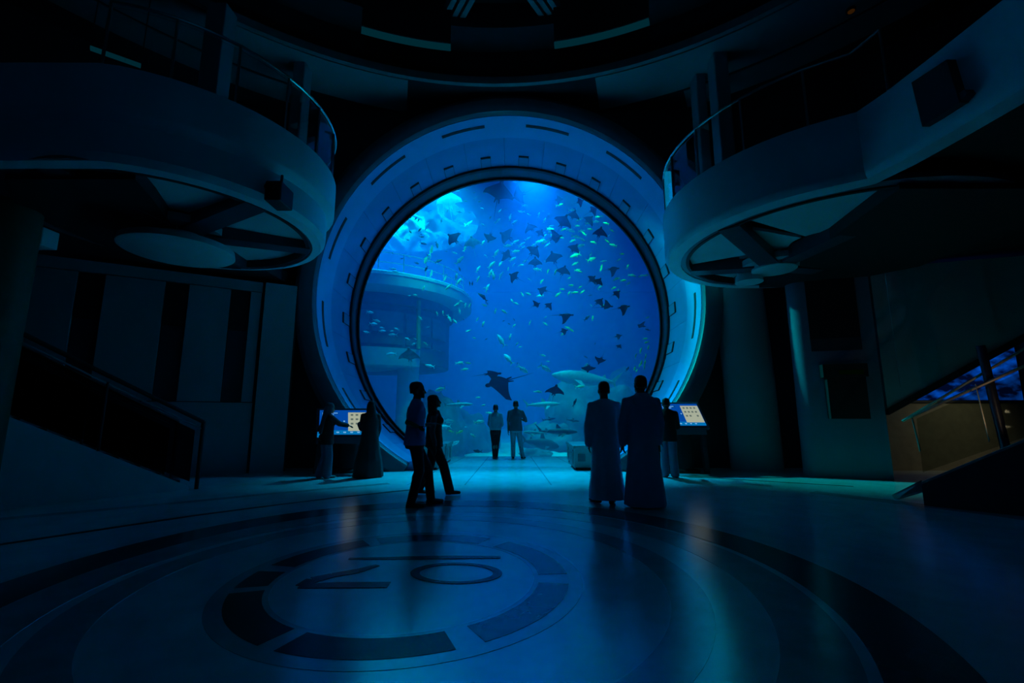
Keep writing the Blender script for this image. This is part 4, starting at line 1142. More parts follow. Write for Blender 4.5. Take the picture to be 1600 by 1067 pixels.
M['robe'] = mat('white robe cotton', (0.70, 0.76, 0.88), 0.85, 0, 0.05, 12, 0.15)
M['robe2'] = mat('grey robe cotton', (0.45, 0.50, 0.66), 0.85, 0, 0.05, 12, 0.15)
M['bluejeans'] = mat('washed denim', (0.10, 0.13, 0.20), 0.85, 0, 0.12, 40, 0.2)


def remesh(mb, vox, material, name, smooth_it=2):
    """fuse overlapping closed shapes into one continuous surface"""
    me = bpy.data.meshes.new('tmp'); me.from_pydata(mb.v, [], mb.f)
    bm = bmesh.new(); bm.from_mesh(me); bmesh.ops.recalc_face_normals(bm, faces=bm.faces); bm.to_mesh(me); bm.free()
    o = bpy.data.objects.new('tmp', me); COL.objects.link(o)
    md = o.modifiers.new('r', 'REMESH'); md.mode = 'VOXEL'; md.voxel_size = vox; md.use_smooth_shade = True
    if smooth_it:
        sm = o.modifiers.new('s', 'SMOOTH'); sm.factor = 0.5; sm.iterations = smooth_it
    dg = bpy.context.evaluated_depsgraph_get(); dg.update()
    out = bpy.data.meshes.new_from_object(o.evaluated_get(dg))
    bpy.data.objects.remove(o); bpy.data.meshes.remove(me)
    out.name = name; out.materials.clear(); out.materials.append(material)
    out.polygons.foreach_set('use_smooth', [True] * len(out.polygons))
    return out


def put(me, name, parent):
    o = bpy.data.objects.new(name, me); COL.objects.link(o); o.parent = parent
    return o


def V3(*a): return Vector(a)


class Figure:
    """a standing person, local frame: +Y the way they face, +X their right, z up, height H"""

    def __init__(s, name, label, loc, yaw, H, lean=0.0, head_yaw=0.0, head_pitch=0.0, width=1.0, female=False):
        s.t = thing(name, label, 'person', loc); s.t.rotation_euler = (0, 0, yaw)
        s.H = H; s.w = width; s.f = female; s.lean = lean
        s.hy, s.hp = head_yaw, head_pitch
        H_ = H
        s.sh = {}; s.hip = {}
        for k, sg in (('r', 1), ('l', -1)):
            s.sh[k] = s.L(V3(sg * 0.104 * width * (0.92 if female else 1.0), 0, 0.800) * H_)
            s.hip[k] = V3(sg * 0.050, 0, 0.515) * H_
        s.arm = {}; s.leg = {}

    def L(s, p):
        """lean the upper body forward about the hips"""
        z0 = 0.52 * s.H; d = p.z - z0
        if d <= 0 or not s.lean: return p
        return V3(p.x, p.y + d * math.sin(s.lean), z0 + d * math.cos(s.lean))

    def set_arm(s, k, upper, fore):
        H = s.H; a = s.sh[k]; e = a + Vector(upper).normalized() * 0.172 * H
        w = e + Vector(fore).normalized() * 0.148 * H
        s.arm[k] = (a, e, w, Vector(fore).normalized())

    def reach(s, k, target, pole=(0, -0.3, -1)):
        """put the wrist at a place in the world, elbow towards pole"""
        H = s.H; a = s.sh[k]; L1, L2 = 0.172 * H, 0.148 * H
        m = Matrix.LocRotScale(s.t.location, s.t.rotation_euler, None).inverted()
        w = m @ Vector(target); d = w - a; D = min(d.length, (L1 + L2) * 0.985); d.normalize(); w = a + d * D
        x = (L1 * L1 - L2 * L2 + D * D) / (2 * D); h = math.sqrt(max(0, L1 * L1 - x * x))
        p = Vector(pole); p = (p - d * p.dot(d)).normalized(); e = a + d * x + p * h
        s.arm[k] = (a, e, w, (w - e).normalized())

    def set_leg(s, k, knee, ankle, toe):
        s.leg[k] = (s.hip[k], Vector(knee) * s.H, Vector(ankle) * s.H, Vector(toe).normalized())

    # -- bare body: head, neck, torso, arms, hands with five fingers, legs, feet: one surface
    def body(s, vox=0.007):
        H = s.H; b = MB(); w = s.w; L = s.L; fm = s.f
        chest = 0.098 * w * (0.93 if fm else 1)
        tor = [(0.46, 0.085, 0.066), (0.50, 0.098, 0.074), (0.54, 0.096, 0.072), (0.60, 0.080 if not fm else 0.070, 0.060), (0.66, 0.084 if not fm else 0.074, 0.062), (0.73, chest, 0.068), (0.78, chest * 0.96, 0.062), (0.808, chest * 0.78, 0.050), (0.83, 0.050, 0.042), (0.845, 0.036, 0.036)]
        b.loft([(L(V3(0, 0, z * H)), rx * H, ry * H) for z, rx, ry in tor], 24)
        if fm:
            for sg in (-1, 1): b.ball(L(V3(sg * 0.045 * H, 0.05 * H, 0.735 * H)), 0.036 * H, 0.036 * H, 0.036 * H)
        for k in ('r', 'l'):
            b.ball(s.sh[k], 0.027 * H, 0.029 * H, 0.026 * H)
            b.capsule(s.L(V3(0, -0.008, 0.835) * H), s.sh[k] + V3(0, 0, -0.002 * H), 0.031 * H, 0.023 * H, 14)
        nb, nt = L(V3(0, -0.006, 0.82) * H), L(V3(0, 0.008, 0.90) * H)
        b.capsule(nb, nt, 0.036 * H * (0.86 if fm else 1), 0.033 * H * (0.86 if fm else 1), 14)
        # head in its own frame, then turned
        hb = MB()
        for sec in [[(0.868, 0.018, 0.020, 0.040), (0.878, 0.030, 0.036, 0.026), (0.893, 0.038, 0.046, 0.016), (0.91, 0.0425, 0.053, 0.008), (0.93, 0.0445, 0.057, 0.002), (0.95, 0.0455, 0.0595, -0.002), (0.968, 0.0445, 0.058, -0.004), (0.982, 0.039, 0.050, -0.005), (0.993, 0.027, 0.035, -0.006), (0.999, 0.010, 0.014, -0.006)]]:
            hb.loft([(V3(0, y, z) * H, rx * H, ry * H) for z, rx, ry, y in sec], 22)
        hb.capsule(V3(0, 0.056, 0.930) * H, V3(0, 0.067, 0.9085) * H, 0.006 * H, 0.0095 * H, 10)       # nose
        hb.capsule(V3(0, 0.063, 0.907) * H, V3(0, 0.058, 0.905) * H, 0.011 * H, 0.010 * H, 10, ((0, 0, 1), 0.6))
        hb.capsule(V3(-0.012, 0.056, 0.893) * H, V3(0.012, 0.056, 0.893) * H, 0.0055 * H, 0.0055 * H, 8)   # lips
        hb.capsule(V3(-0.010, 0.055, 0.8865) * H, V3(0.010, 0.055, 0.8865) * H, 0.006 * H, 0.006 * H, 8)
        hb.ball(V3(0, 0.048, 0.873) * H, 0.012 * H, 0.011 * H, 0.009 * H)                                # chin
        hb.capsule(V3(-0.028, 0.052, 0.943) * H, V3(0.028, 0.052, 0.943) * H, 0.007 * H, 0.007 * H, 8)     # brow
        for sg in (-1, 1):
            hb.ball(V3(sg * 0.046, -0.004, 0.918) * H, 0.006 * H, 0.014 * H, 0.020 * H)                  # ears
        s.hm = Matrix.Rotation(s.hy, 3, 'Z') @ Matrix.Rotation(s.hp, 3, 'X')
        s.hc = V3(0, 0, 0.90) * H
        s.hd = s.L(s.hc)
        b.add([s.hd + s.hm @ (Vector(p) - s.hc) for p in hb.v], hb.f)
        for k in ('r', 'l'):
            sg = 1 if k == 'r' else -1
            a, e, wr, fd = s.arm[k]
            th = 0.85 if fm else 1.0
            b.capsule(a, e, 0.029 * H * th, 0.0235 * H * th, 14); b.capsule(e, wr, 0.0235 * H * th, 0.0155 * H * th, 14)
            s.hand(b, wr, fd, sg, k)
            h, kn, an, toe = s.leg[k]
            b.capsule(h + V3(0, 0, -0.01 * H), kn, 0.050 * H, 0.032 * H, 16); b.capsule(kn, an, 0.033 * H, 0.021 * H, 14)
            b.ball(kn.lerp(an, 0.3) - toe * 0.012 * H, 0.030 * H, 0.030 * H, 0.07 * H)
            b.capsule(an + V3(0, 0, -0.012 * H) - toe * 0.018 * H, an + toe * 0.10 * H + V3(0, 0, -0.026 * H), 0.021 * H, 0.014 * H, 12)
        me = remesh(b, vox, M['skin'], 'body')
        o = put(me, 'body', s.t)
        for sg in (-1, 1):
            q = s.hd + s.hm @ (V3(sg * 0.019, 0.0535, 0.930) * H - s.hc)
            put(MB().ball(q, 0.0068 * H, 0.0068 * H, 0.0068 * H, 10, 6).mesh('eye', M['eye']), 'eye', o)
        return o

    def hand(s, b, wr, fd, sg, k, curl=0.35):
        H = s.H; sc = H / 1.75
        side = fd.cross(V3(0, 0, 1))
        if side.length < 0.2: side = V3(0, 1, 0) - fd * fd.y   # hanging hand: palm width runs fore and aft
        side.normalize(); nrm = fd.cross(side).normalized()
        # palm side faces the body for a hanging hand
        inward = V3(-sg, 0, 0)
        if nrm.dot(inward) < 0: nrm = -nrm
        if abs(nrm.x) < 0.3 and nrm.z > 0: nrm = -nrm
        fwd = side if side.y >= 0 else -side
        p1 = wr + fd * 0.085 * sc
        b.loft([(wr - fd * 0.01 * sc, fwd * 0.024 * sc, nrm * 0.017 * sc), (wr + fd * 0.03 * sc, fwd * 0.036 * sc, nrm * 0.016 * sc), (p1, fwd * 0.041 * sc, nrm * 0.013 * sc)], 12)
        for i, (o_, ln) in enumerate([(0.030, 0.074), (0.0105, 0.084), (-0.0105, 0.078), (-0.030, 0.060)]):
            r0 = wr + fd * 0.078 * sc + fwd * o_ * sc * 1.02
            d1 = (fd + nrm * curl * 0.6 + fwd * o_ * 2.2).normalized(); d2 = (fd + nrm * curl * 1.8).normalized(); d3 = (fd * 0.8 + nrm * curl * 2.8).normalized()
            k1 = r0 + d1 * ln * 0.5 * sc; k2 = k1 + d2 * ln * 0.32 * sc; k3 = k2 + d3 * ln * 0.22 * sc
            b.capsule(r0, k1, 0.0092 * sc, 0.0086 * sc, 8); b.capsule(k1, k2, 0.0086 * sc, 0.008 * sc, 8); b.capsule(k2, k3, 0.008 * sc, 0.0068 * sc, 8)
        t0 = wr + fd * 0.022 * sc + fwd * 0.026 * sc
        t1 = t0 + (fd * 0.6 + fwd * 0.75 + nrm * 0.3).normalized() * 0.040 * sc
        t2 = t1 + (fd * 0.9 + fwd * 0.25 + nrm * 0.4).normalized() * 0.030 * sc
        b.capsule(t0, t1, 0.013 * sc, 0.0105 * sc, 8); b.capsule(t1, t2, 0.0105 * sc, 0.008 * sc, 8)

    # -- clothes
    def top(s, m, name, hem=0.50, infl=0.012, sleeve=1.0, wide=1.0, loose=0.0):
        """shirt: sleeve 0 none, 0.6 half-way down the upper arm, 2 to the wrist"""
        H = s.H; b = MB(); L = s.L; w = s.w; i_ = infl
        chest = 0.098 * w * (0.93 if s.f else 1)
        waist = (0.080 if not s.f else 0.070) + loose
        secs = [(hem, 0.098 + loose, 0.076 + loose), (hem + 0.04, 0.098 + loose, 0.074 + loose), (0.61, waist + 0.004, 0.064 + loose), (0.66, 0.084 + loose * 0.7, 0.064 + loose * 0.6), (0.73, chest, 0.070 + loose * 0.3), (0.78, chest * 0.97, 0.064), (0.808, chest * 0.80, 0.052), (0.830, 0.054, 0.044), (0.842, 0.042, 0.041)]
        b.loft([(L(V3(0, 0, z) * H), (rx * wide) * H + i_, ry * H + i_) for z, rx, ry in secs], 28)
        if s.f:
            for sg in (-1, 1): b.ball(L(V3(sg * 0.045 * H, 0.05 * H, 0.735 * H)), 0.036 * H + i_, 0.036 * H + i_, 0.036 * H + i_)
        for k in ('r', 'l'):
            a, e, wr, fd = s.arm[k]
            b.ball(s.sh[k], 0.028 * H + i_, 0.030 * H + i_, 0.027 * H + i_)
            b.capsule(s.L(V3(0, -0.008, 0.832) * H), s.sh[k] + V3(0, 0, -0.002 * H), 0.032 * H + i_, 0.024 * H + i_, 14)
            if sleeve > 0:
                t = min(1, sleeve); b.capsule(a, a.lerp(e, t), 0.030 * H + i_, (0.029 - 0.004 * t) * H + i_ * 1.1, 16)
                if sleeve > 1: b.capsule(e, e.lerp(wr, sleeve - 1), 0.025 * H + i_, 0.0185 * H + i_ * 1.2, 16)
        return put(remesh(b, 0.010, m, name, 3), name, s.t)

    def trousers(s, m, name='trousers', infl=0.012, flare=0.0, top=0.56):
        H = s.H; b = MB()
        b.loft([(V3(0, 0, z) * H, rx * H + infl, ry * H + infl) for z, rx, ry in [(0.455, 0.080, 0.064), (0.49, 0.096, 0.076), (0.52, 0.097, 0.076), (top, 0.088, 0.068)]], 24)
        for k in ('r', 'l'):
            h, kn, an, toe = s.leg[k]
            b.capsule(h + V3(0, 0, -0.015 * H), kn, 0.051 * H + infl, 0.034 * H + infl + flare * 0.4, 16)
            b.capsule(kn, an + (an - kn).normalized() * -0.005, 0.034 * H + infl + flare * 0.4, 0.026 * H + infl + flare, 16)
        return put(remesh(b, 0.010, m, name, 3), name, s.t)

    def shoes(s, m, sole=0.0):
        H = s.H; sc = H / 1.75
        for k in ('r', 'l'):
            h, kn, an, toe = s.leg[k]
            fl_ = V3(toe.x, toe.y, toe.z).normalized(); sd = V3(-toe.y, toe.x, 0).normalized(); up = sd.cross(fl_).normalized()
            if up.z < 0: up = -up
            base = an - V3(0, 0, 0.0) - up * 0.075 * sc
            b = MB()
            for i_, secs in enumerate([[(-0.07, 0.030, 0.020, 0.022), (-0.05, 0.037, 0.040, 0.042), (-0.01, 0.038, 0.050, 0.050), (0.05, 0.042, 0.036, 0.036), (0.11, 0.047, 0.026, 0.027), (0.16, 0.042, 0.020, 0.021), (0.19, 0.024, 0.014, 0.016)]]):
                b.loft([(base + fl_ * x * sc + up * zc * sc, sd * rx * sc, up * rz * sc) for x, rx, rz, zc in secs], 16)
            b.capsule(base + up * 0.05 * sc, base + up * 0.10 * sc, 0.040 * sc, 0.038 * sc, 12)
            me = remesh(b, 0.009, m, 'shoe', 1)
            for vv in me.vertices:
                if (vv.co - base).dot(up) < 0.004: vv.co += up * (0.004 - (vv.co - base).dot(up))
            o = put(me, 'shoe', s.t)

    def hair(s, m, length=0.0, name='hair', cap=1.0, beard=False):
        H = s.H; hb = MB()
        hb.loft([(V3(0, y, z) * H, rx * H, ry * H) for z, rx, ry, y in [(0.905, 0.040, 0.030, -0.030), (0.925, 0.0465, 0.042, -0.020), (0.945, 0.0485, 0.052, -0.012), (0.965, 0.0480, 0.0575, -0.009), (0.985, 0.0425, 0.0525, -0.008), (0.999, 0.030, 0.038, -0.008), (1.006, 0.012, 0.015, -0.008)]], 22)
        if length:
            hb.loft([(V3(0, y, z) * H, rx * H, ry * H) for z, rx, ry, y in [(0.95, 0.046, 0.042, -0.022), (0.91, 0.052, 0.034, -0.036), (0.87, 0.056, 0.030, -0.044), (0.87 - length * 0.5, 0.058, 0.026, -0.052), (0.87 - length, 0.046, 0.018, -0.056)]], 20)
            for sg in (-1, 1):
                hb.loft([(V3(sg * x, y, z) * H, rx * H, ry * H) for z, x, y, rx, ry in [(0.965, 0.038, 0.01, 0.010, 0.030), (0.92, 0.048, 0.0, 0.010, 0.030), (0.86, 0.052, -0.012, 0.012, 0.030), (0.86 - length * 0.7, 0.045, -0.025, 0.012, 0.026)]], 12)
        if beard:
            hb.loft([(V3(0, y, z) * H, rx * H, ry * H) for z, rx, ry, y in [(0.862, 0.020, 0.018, 0.040), (0.875, 0.034, 0.036, 0.024), (0.892, 0.0415, 0.046, 0.014), (0.903, 0.042, 0.046, 0.010)]], 16)
        hb.v = [tuple(s.hd + s.hm @ (Vector(p) - s.hc)) for p in hb.v]
        return put(remesh(hb, 0.007, m, name, 2), name, s.t)

    def robe(s, m, name='robe', hem=0.045, spread=1.0, infl=0.014, cape=False, dz=0.0):
        H = s.H; b = MB(); L = s.L; w = s.w
        chest = 0.100 * w
        secs = [(hem, 0.150 * spread, 0.115 * spread, 0.055), (hem + 0.06, 0.146 * spread, 0.110 * spread, 0.050), (0.22, 0.130 * spread, 0.098 * spread, 0.04), (0.36, 0.114 * (0.5 + spread / 2), 0.088, 0.028), (0.48, 0.106, 0.082, 0.015), (0.54, 0.102, 0.078, 0.01), (0.61, 0.094, 0.068, 0.005), (0.68, 0.097, 0.066, 0.003), (0.74, chest, 0.070, 0), (0.785, chest * 0.95, 0.062, 0), (0.808, chest * 0.78, 0.050, 0), (0.830, 0.050, 0.042, 0), (0.850, 0.041, 0.040, 0)]
        b.loft([(L(V3(0, 0, z) * H), rx * H + infl, ry * H + infl, 0, f_) for z, rx, ry, f_ in secs], 64)
        for k in ('r', 'l'):
            a, e, wr, fd = s.arm[k]
            b.ball(s.sh[k], 0.027 * H + infl, 0.030 * H + infl, 0.024 * H + infl)
            b.capsule(s.L(V3(0, -0.008, 0.828) * H), s.sh[k] + V3(0, 0, -0.004 * H), 0.032 * H + infl, 0.022 * H + infl, 16)
            b.capsule(a + V3(0, 0, -0.012 * H), e, 0.028 * H + infl, 0.029 * H + infl, 16); b.capsule(e, wr, 0.030 * H + infl, 0.028 * H + infl, 16)
        return put(remesh(b, 0.010, m, name, 3), name, s.t)


def sandal_feet(s, m): s.shoes(m)


def yaw_to(dx, dy): return math.atan2(dy, dx) - PI / 2


# 1. man in a polo shirt, left of centre, facing right
g = ground(641, 792)
man = Figure('person', 'man in a blue polo shirt with one forearm raised, left of centre', (g.x + 0.03, g.y + 0.02, 0), yaw_to(1, 0.42), 1.81, 0.02, -0.25, 0.03, 1.10)
man.reach('r', at(652, 666, 6.62)); man.set_arm('l', (-0.12, 0.02, -1), (0.15, 0.95, 0.12))
man.set_leg('r', (0.050, 0.035, 0.285), (0.055, -0.025, 0.043), (0.1, 1, 0)); man.set_leg('l', (-0.055, 0.125, 0.288), (-0.06, 0.16, 0.043), (-0.1, 1, 0))
man.body(); man.top(M['polo'], 'polo_shirt', 0.485, 0.014, 0.72, 1.0, 0.006); man.trousers(M['jeans'], 'trousers', 0.013, 0.004); man.shoes(M['shoe']); man.hair(M['hair'])
# the small bag strap he holds
a, e, wr, fd = man.arm['r']
ph = thing('phone', 'dark phone held in the raised hand of the man in the polo shirt', 'phone', man.t.matrix_basis @ wr)
hp = man.t.matrix_basis @ (wr + fd * 0.13 + V3(0.0, 0, 0.012))
MB().box(hp.x - 0.036, hp.x + 0.036, hp.y - 0.070, hp.y + 0.070, hp.z + 0.008, hp.z + 0.017).build('body', M['blackgloss'], ph, False, 0.003)
MB().box(hp.x - 0.032, hp.x + 0.032, hp.y - 0.064, hp.y + 0.064, hp.z + 0.0168, hp.z + 0.0178).build('screen', M['blackgloss'], ph, False)

# 2. long-haired woman, striding
g = ground(676, 773)
wo = Figure('person', 'long-haired woman in a dark vest striding beside the man in the polo shirt', (g.x, g.y, 0), yaw_to(1, 0.18), 1.66, -0.02, -0.05, 0.16, 0.96, True)
wo.set_arm('r', (0.10, -0.12, -1), (0.02, 0.25, -1)); wo.set_arm('l', (-0.12, 0.02, -1), (0.02, 0.3, -1))
wo.set_leg('r', (0.048, 0.10, 0.288), (0.05, 0.165, 0.046), (0.05, 1, 0.05)); wo.set_leg('l', (-0.05, -0.03, 0.29), (-0.05, -0.145, 0.052), (-0.05, 1, -0.08))
wo.body(); wo.top(M['greycloth'], 'sleeved_top', 0.50, 0.009, 1.9, 1.0, 0.0); wo.top(M['blackcloth'], 'vest', 0.47, 0.020, 0.0, 0.94, 0.006)
wo.trousers(M['jeans'], 'wide_trousers', 0.014, 0.022); wo.shoes(M['shoe']); wo.hair(M['hair'], 0.15)

# 3 and 4. distant couple before the glass
x = (774 - 800) / FPX * 14.35 * 1.0
p3 = Figure('person', 'slim person with pale shirt and black trousers, left of the distant pair', (ground(774, 716).x * 14.3 / ground(774, 716).y, 14.3, 0), 0.05, 1.64, 0.0, 0, 0.05, 0.92)
p3.set_arm('r', (0.16, -0.14, -1), (-0.55, -0.10, -0.75)); p3.set_arm('l', (-0.16, -0.14, -1), (0.55, -0.10, -0.75))
p3.set_leg('r', (0.034, 0.01, 0.285), (0.016, -0.01, 0.043), (0.3, 1, 0)); p3.set_leg('l', (-0.034, 0.005, 0.285), (-0.022, -0.01, 0.043), (-0.2, 1, 0))
p3.body(0.009); p3.top(M['lightcloth'], 'shirt', 0.53, 0.012, 1.9, 1.0, 0.006); p3.trousers(M['blackcloth'], 'trousers', 0.010); p3.shoes(M['shoe']); p3.hair(M['hair'])
p4 = Figure('person', 'taller man in a shirt and light trousers with feet apart, right of the distant pair', (ground(806, 715).x * 14.4 / ground(806, 715).y, 14.4, 0), -0.12, 1.76, 0.0, 0.05, 0.05, 1.05)
p4.set_arm('l', (-0.14, 0.0, -1), (-0.02, 0.05, -1)); p4.set_arm('r', (0.42, 0.15, -0.9), (-0.75, 0.65, 0.25))
p4.set_leg('r', (0.078, 0.0, 0.285), (0.118, 0.0, 0.043), (0.4, 1, 0)); p4.set_leg('l', (-0.048, 0.0, 0.285), (-0.046, -0.01, 0.043), (-0.2, 1, 0))
p4.body(0.009); p4.top(M['greycloth'], 'shirt', 0.475, 0.014, 0.8, 1.03, 0.012); p4.trousers(M['lightcloth'], 'trousers', 0.014, 0.006); p4.shoes(M['shoe']); p4.hair(M['hair'])

# 5 and 6. two men in long robes seen from behind
g = ground(949, 787)
ra = Figure('person', 'man in a long pale robe with short dark hair, left of the two robed men', (g.x, g.y, 0), -0.06, 1.83, 0.0, 0.05, 0.04, 1.06)
ra.set_arm('l', (-0.17, -0.04, -1), (0.02, 0.16, -1)); ra.set_arm('r', (0.15, -0.04, -1), (0.0, 0.16, -1))
ra.set_leg('r', (0.05, 0.01, 0.285), (0.035, -0.01, 0.043), (0.25, 1, 0)); ra.set_leg('l', (-0.05, 0.02, 0.285), (-0.075, 0.045, 0.043), (-0.55, 1, 0))
ra.body(); ra.robe(M['robe'], 'robe', 0.040, 0.94); ra.shoes(M['shoe']); ra.hair(M['hair'])
g = ground(1009, 792)
rb = Figure('person', 'broader man in a long hooded robe, right of the two robed men', (g.x, g.y, 0), -0.02, 1.90, 0.0, 0.12, 0.0, 1.14)
rb.set_arm('l', (-0.17, -0.02, -1), (-0.02, 0.12, -1)); rb.set_arm('r', (0.14, 0.05, -1), (-0.05, 0.3, -1))
rb.set_leg('r', (0.05, 0.0, 0.285), (0.06, 0.0, 0.043), (0.2, 1, 0)); rb.set_leg('l', (-0.05, 0.0, 0.285), (-0.05, 0.0, 0.043), (-0.2, 1, 0))
rb.body(); rb.robe(M['robe2'], 'robe', 0.012, 1.0); rb.shoes(M['shoe']); rb.hair(M['hair'], 0, 'hair', 1, True)
hb = MB(); H = rb.H
hb.loft([(V3(0, -0.030, 0.865) * H, 0.048 * H, 0.030 * H), (V3(0, -0.045, 0.835) * H, 0.075 * H, 0.036 * H), (V3(0, -0.058, 0.79) * H, 0.075 * H, 0.030 * H), (V3(0, -0.062, 0.74) * H, 0.045 * H, 0.016 * H)], 20)
put(remesh(hb, 0.010, M['robe2'], 'hood', 3), 'hood', rb.t)

# 7. person at the left screen, in a long pale veil over dark clothes
KL, KR = 10.75, 10.75
g = ground(517, 743)
k7 = Figure('person', 'person with a long grey scarf and wide jeans at the left touch screen', (g.x, 10.0, 0), yaw_to(0.75, 0.65), 1.58, 0.05, 0.0, -0.15, 0.95, True)
k7.reach('r', at(546, 666, 10.35)); k7.reach('l', at(501, 683, 9.95), (-0.6, -0.4, -1))
k7.set_leg('r', (0.05, 0.03, 0.285), (0.055, 0.02, 0.043), (0.15, 1, 0)); k7.set_leg('l', (-0.05, 0.02, 0.285), (-0.06, -0.04, 0.043), (-0.15, 1, 0))
k7.body(0.008); k7.top(M['blackcloth'], 'tunic', 0.44, 0.016, 1.9, 1.02, 0.012); k7.trousers(M['bluejeans'], 'wide_jeans', 0.018, 0.035); k7.shoes(M['shoe'])
k7.hair(M['greycloth'], 0.30, 'scarf')
q = at(498, 679, 9.93)
ph = thing('phone', 'lit phone in the hand of the scarfed person at the left screen', 'phone', q)
MB().box(q.x - 0.035, q.x + 0.035, q.y, q.y + 0.009, q.z - 0.065, q.z + 0.065).build('body', M['blackgloss'], ph, False, 0.003)
MB().box(q.x - 0.031, q.x + 0.031, q.y - 0.001, q.y + 0.001, q.z - 0.058, q.z + 0.058).build('screen', emat('phone screen light', (0.0, 0.20, 0.55), 0.8), ph, False)
# 8. woman in a black abaya
g = ground(583, 742)
k8 = Figure('person', 'woman in a black full-length cloak and headscarf reaching to the left touch screen', (g.x, 10.12, 0), yaw_to(-0.45, 0.9), 1.62, 0.03, 0.1, -0.10, 0.98, True)
k8.reach('l', at(563, 663, 10.35)); k8.set_arm('r', (0.10, 0.1, -1), (-0.1, 0.5, -0.8))
k8.set_leg('r', (0.05, 0.0, 0.285), (0.05, 0.0, 0.043), (0.2, 1, 0)); k8.set_leg('l', (-0.05, 0.0, 0.285), (-0.05, 0.0, 0.043), (-0.2, 1, 0))
k8.body(0.008); k8.robe(M['blackcloth'], 'cloak', 0.006, 1.22, 0.022); k8.shoes(M['shoe']); k8.hair(M['blackcloth'], 0.12, 'headscarf', 1, False)
# 9. person at the right screen, half hidden
g = ground(1043, 742)
k9 = Figure('person', 'person in black jacket and jeans at the right touch screen', (g.x - 0.10, 10.05, 0), yaw_to(0.35, 0.95), 1.68, 0.05, 0.0, -0.2, 1.0, False)
k9.set_arm('r', (0.12, 0.30, -0.95), (-0.1, 1, 0.0)); k9.set_arm('l', (-0.10, 0.1, -1), (0.2, 0.9, -0.3))
k9.set_leg('r', (0.055, 0.01, 0.285), (0.065, -0.01, 0.043), (0.3, 1, 0)); k9.set_leg('l', (-0.05, 0.02, 0.285), (-0.055, 0.03, 0.043), (-0.3, 1, 0))
k9.body(0.008); k9.top(M['blackcloth'], 'jacket', 0.45, 0.020, 1.95, 1.04, 0.010); k9.trousers(M['bluejeans'], 'wide_jeans', 0.018, 0.028); k9.shoes(M['lightcloth']); k9.hair(M['hair'])

# ================================================================== KIOSKS AND CRATES
E_blue = emat('blue screen light', (0.0, 0.095, 0.55), 0.62)
E_band = emat('cyan screen band', (0.0, 0.25, 0.72), 0.62)
E_page = emat('cream page light', (0.60, 0.66, 0.50), 0.62)
E_ink = emat('bright caption light', (0.20, 0.55, 0.95), 0.75)
E_dim = emat('dim page picture', (0.16, 0.22, 0.20), 0.62)


def kiosk(label, uL, uR, vT, vB, Yt, Yb, flip):
    tl, tr = at(uL[0], vT, Yt), at(uR[0], vT, Yt); bl, br = at(uL[1], vB, Yb), at(uR[1], vB, Yb)
    t = thing('touch_kiosk', label, 'kiosk', ((bl.x + br.x) / 2, Yb + 0.1, 0))
    ex = (tr - tl).normalized(); ey = ((tl + tr) / 2 - (bl + br) / 2); hgt = ey.length; ey.normalize(); nz_ = ex.cross(ey).normalized()
    if nz_.y > 0: nz_ = -nz_
    w = ((tr - tl).length + (br - bl).length) / 2; c = (tl + tr + bl + br) / 4

    def quad(x0, x1, y0, y1, d0, d1):
        P = [c + ex * (x * w / 2) + ey * (y * hgt / 2) + nz_ * d0 for x, y in ((x0, y0), (x1, y0), (x1, y1), (x0, y1))]
        return MB().plate(P, nz_ * (d1 - d0))
    quad(-1.13, 1.13, -1.20, 1.18, -0.09, 0.0).build('screen_frame', M['ringdark'], t, False, 0.01)
    scn = quad(-1.0, 1.0, -1.0, 1.0, 0.0, 0.004).build('screen', E_blue, t, False)
    quad(-1.0, 1.0, -1.0, -0.66, 0.004, 0.006).build('button_bar', E_band, scn, False)
    px0, px1 = (0.10, 0.96) if not flip else (0.05, 0.98)
    quad(px0, px1, -0.72, 0.80, 0.006, 0.008).build('page', E_page, scn, False)
    for i in range(6):
        quad(-0.86 + 0.26 * i, -0.76 + 0.26 * i, -0.88, -0.78, 0.006, 0.009).build('button', E_ink, scn, False)
    for j in range(3):
        for i in range(4):
            if j == 2 and i == 2: continue
            xx = px0 + 0.10 + 0.19 * i; yy = 0.52 - 0.36 * j
            quad(xx, xx + 0.10, yy, yy + 0.14, 0.008, 0.011).build('page_picture', E_dim, scn, False)
    for y0, x1 in ((0.72, -0.30), (0.58, -0.45), (-0.18, -0.40)):
        quad(-0.90, x1, y0, y0 + 0.06, 0.004, 0.007).build('caption_line', E_ink, scn, False)
    quad(-0.08, -0.02, 0.02, 0.12, 0.004, 0.007).build('arrow', E_ink, scn, False)
    # stand: sloping under-shelf, back column and two splayed legs
    zl = min(bl.z, br.z)
    MB().box(bl.x - 0.02, br.x + 0.02, Yb - 0.02, Yb + 0.34, zl - 0.20, zl - 0.05).build('shelf', M['ringdark'], t, False, 0.01)
    mx_ = (bl.x + br.x) / 2
    MB().loft([(V3(mx_, Yb + 0.28, 0), 0.34, 0.16), (V3(mx_, Yb + 0.28, 0.06), 0.34, 0.16), (V3(mx_, Yb + 0.26, 0.10), 0.20, 0.09), (V3(mx_, Yb + 0.26, zl - 0.1), 0.20, 0.09)], 24).build('column', M['black'], t)
    for sx, xe in ((-1, bl.x + 0.04), (1, br.x - 0.04)):
        MB().beam((xe, Yb + 0.12, zl - 0.12), (xe + sx * 0.06, Yb + 0.12, 0.0), 0.10, 0.14, (0, 1, 0)).build('leg', M['greycloth'] if False else M['rim'], t, False, 0.01)
    return t


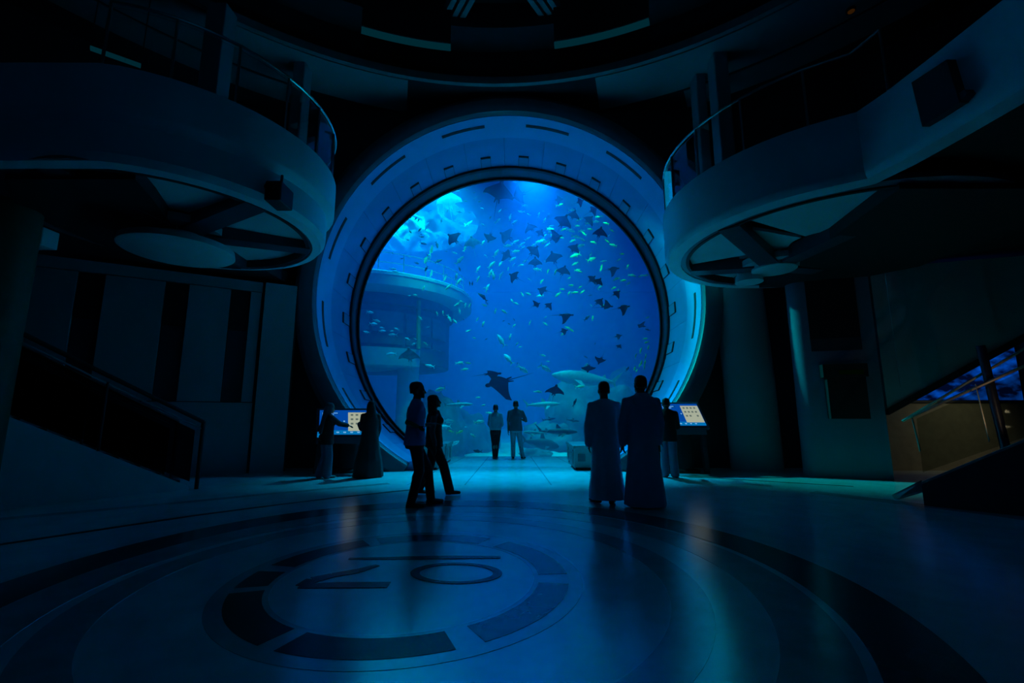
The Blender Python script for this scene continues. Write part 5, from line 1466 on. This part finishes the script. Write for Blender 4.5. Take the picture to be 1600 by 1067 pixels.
kiosk('touch screen kiosk left of the round window with a page on its right half', (502, 496), (578, 584), 641, 679, 10.95, 10.62, False)
kiosk('touch screen kiosk right of the round window beside the robed men', (1028, 1046), (1090, 1102), 631, 665, 10.95, 10.62, True)


M['bench'] = mat('grey bench plastic', (0.26, 0.30, 0.31), 0.5, 0, 0.08, 2)


def crate(label, x0, x1, y0, y1, h, face):
    """white module bench with dark pockets along the tunnel side"""
    t = thing('bench_module', label, 'bench', ((x0 + x1) / 2, (y0 + y1) / 2, 0))
    MB().box(x0, x1, y0, y1, 0.05, h - 0.08).build('body', M['bench'], t, False, 0.02)
    MB().box(x0 + 0.04, x1 - 0.04, y0 + 0.04, y1 - 0.04, 0.0, 0.06).build('plinth', M['black'], t, False)
    MB().box(x0 - 0.02, x1 + 0.02, y0 - 0.02, y1 + 0.02, h - 0.09, h).build('lid', M['bench'], t, False, 0.015)
    xf = x0 if face < 0 else x1
    n = max(1, int((y1 - y0) / 0.55)); st = (y1 - y0) / n
    for i in range(n):
        ya = y0 + st * (i + 0.22); yb = y0 + st * (i + 0.66)
        MB().box(xf - 0.012, xf + 0.012, ya, yb, 0.20, h - 0.2).build('pocket', M['ringdark'], t, False)
        MB().box(xf - 0.02, xf + 0.02, ya - 0.05, ya - 0.02, 0.12, h - 0.12).build('rib', M['bench'], t, False)
    nx_ = 2; sx = (x1 - x0) / nx_
    for i in range(nx_):
        MB().box(x0 + sx * (i + 0.25), x0 + sx * (i + 0.75), y0 - 0.012, y0 + 0.012, 0.2, h - 0.2).build('pocket', M['ringdark'], t, False)
    return t


crate('white ribbed bench module at the right foot of the tunnel, nearer one', 1.52, 2.25, 11.45, 12.35, 0.58, -1)
crate('white ribbed bench module at the right foot of the tunnel, farther one', 1.60, 2.25, 12.45, 13.6, 0.56, -1)
crate('white ribbed bench module at the left foot of the tunnel, nearer one', -2.40, -1.80, 11.45, 12.5, 0.58, 1)
crate('white ribbed bench module at the left foot of the tunnel, farther one', -2.40, -1.78, 12.6, 13.9, 0.56, 1)
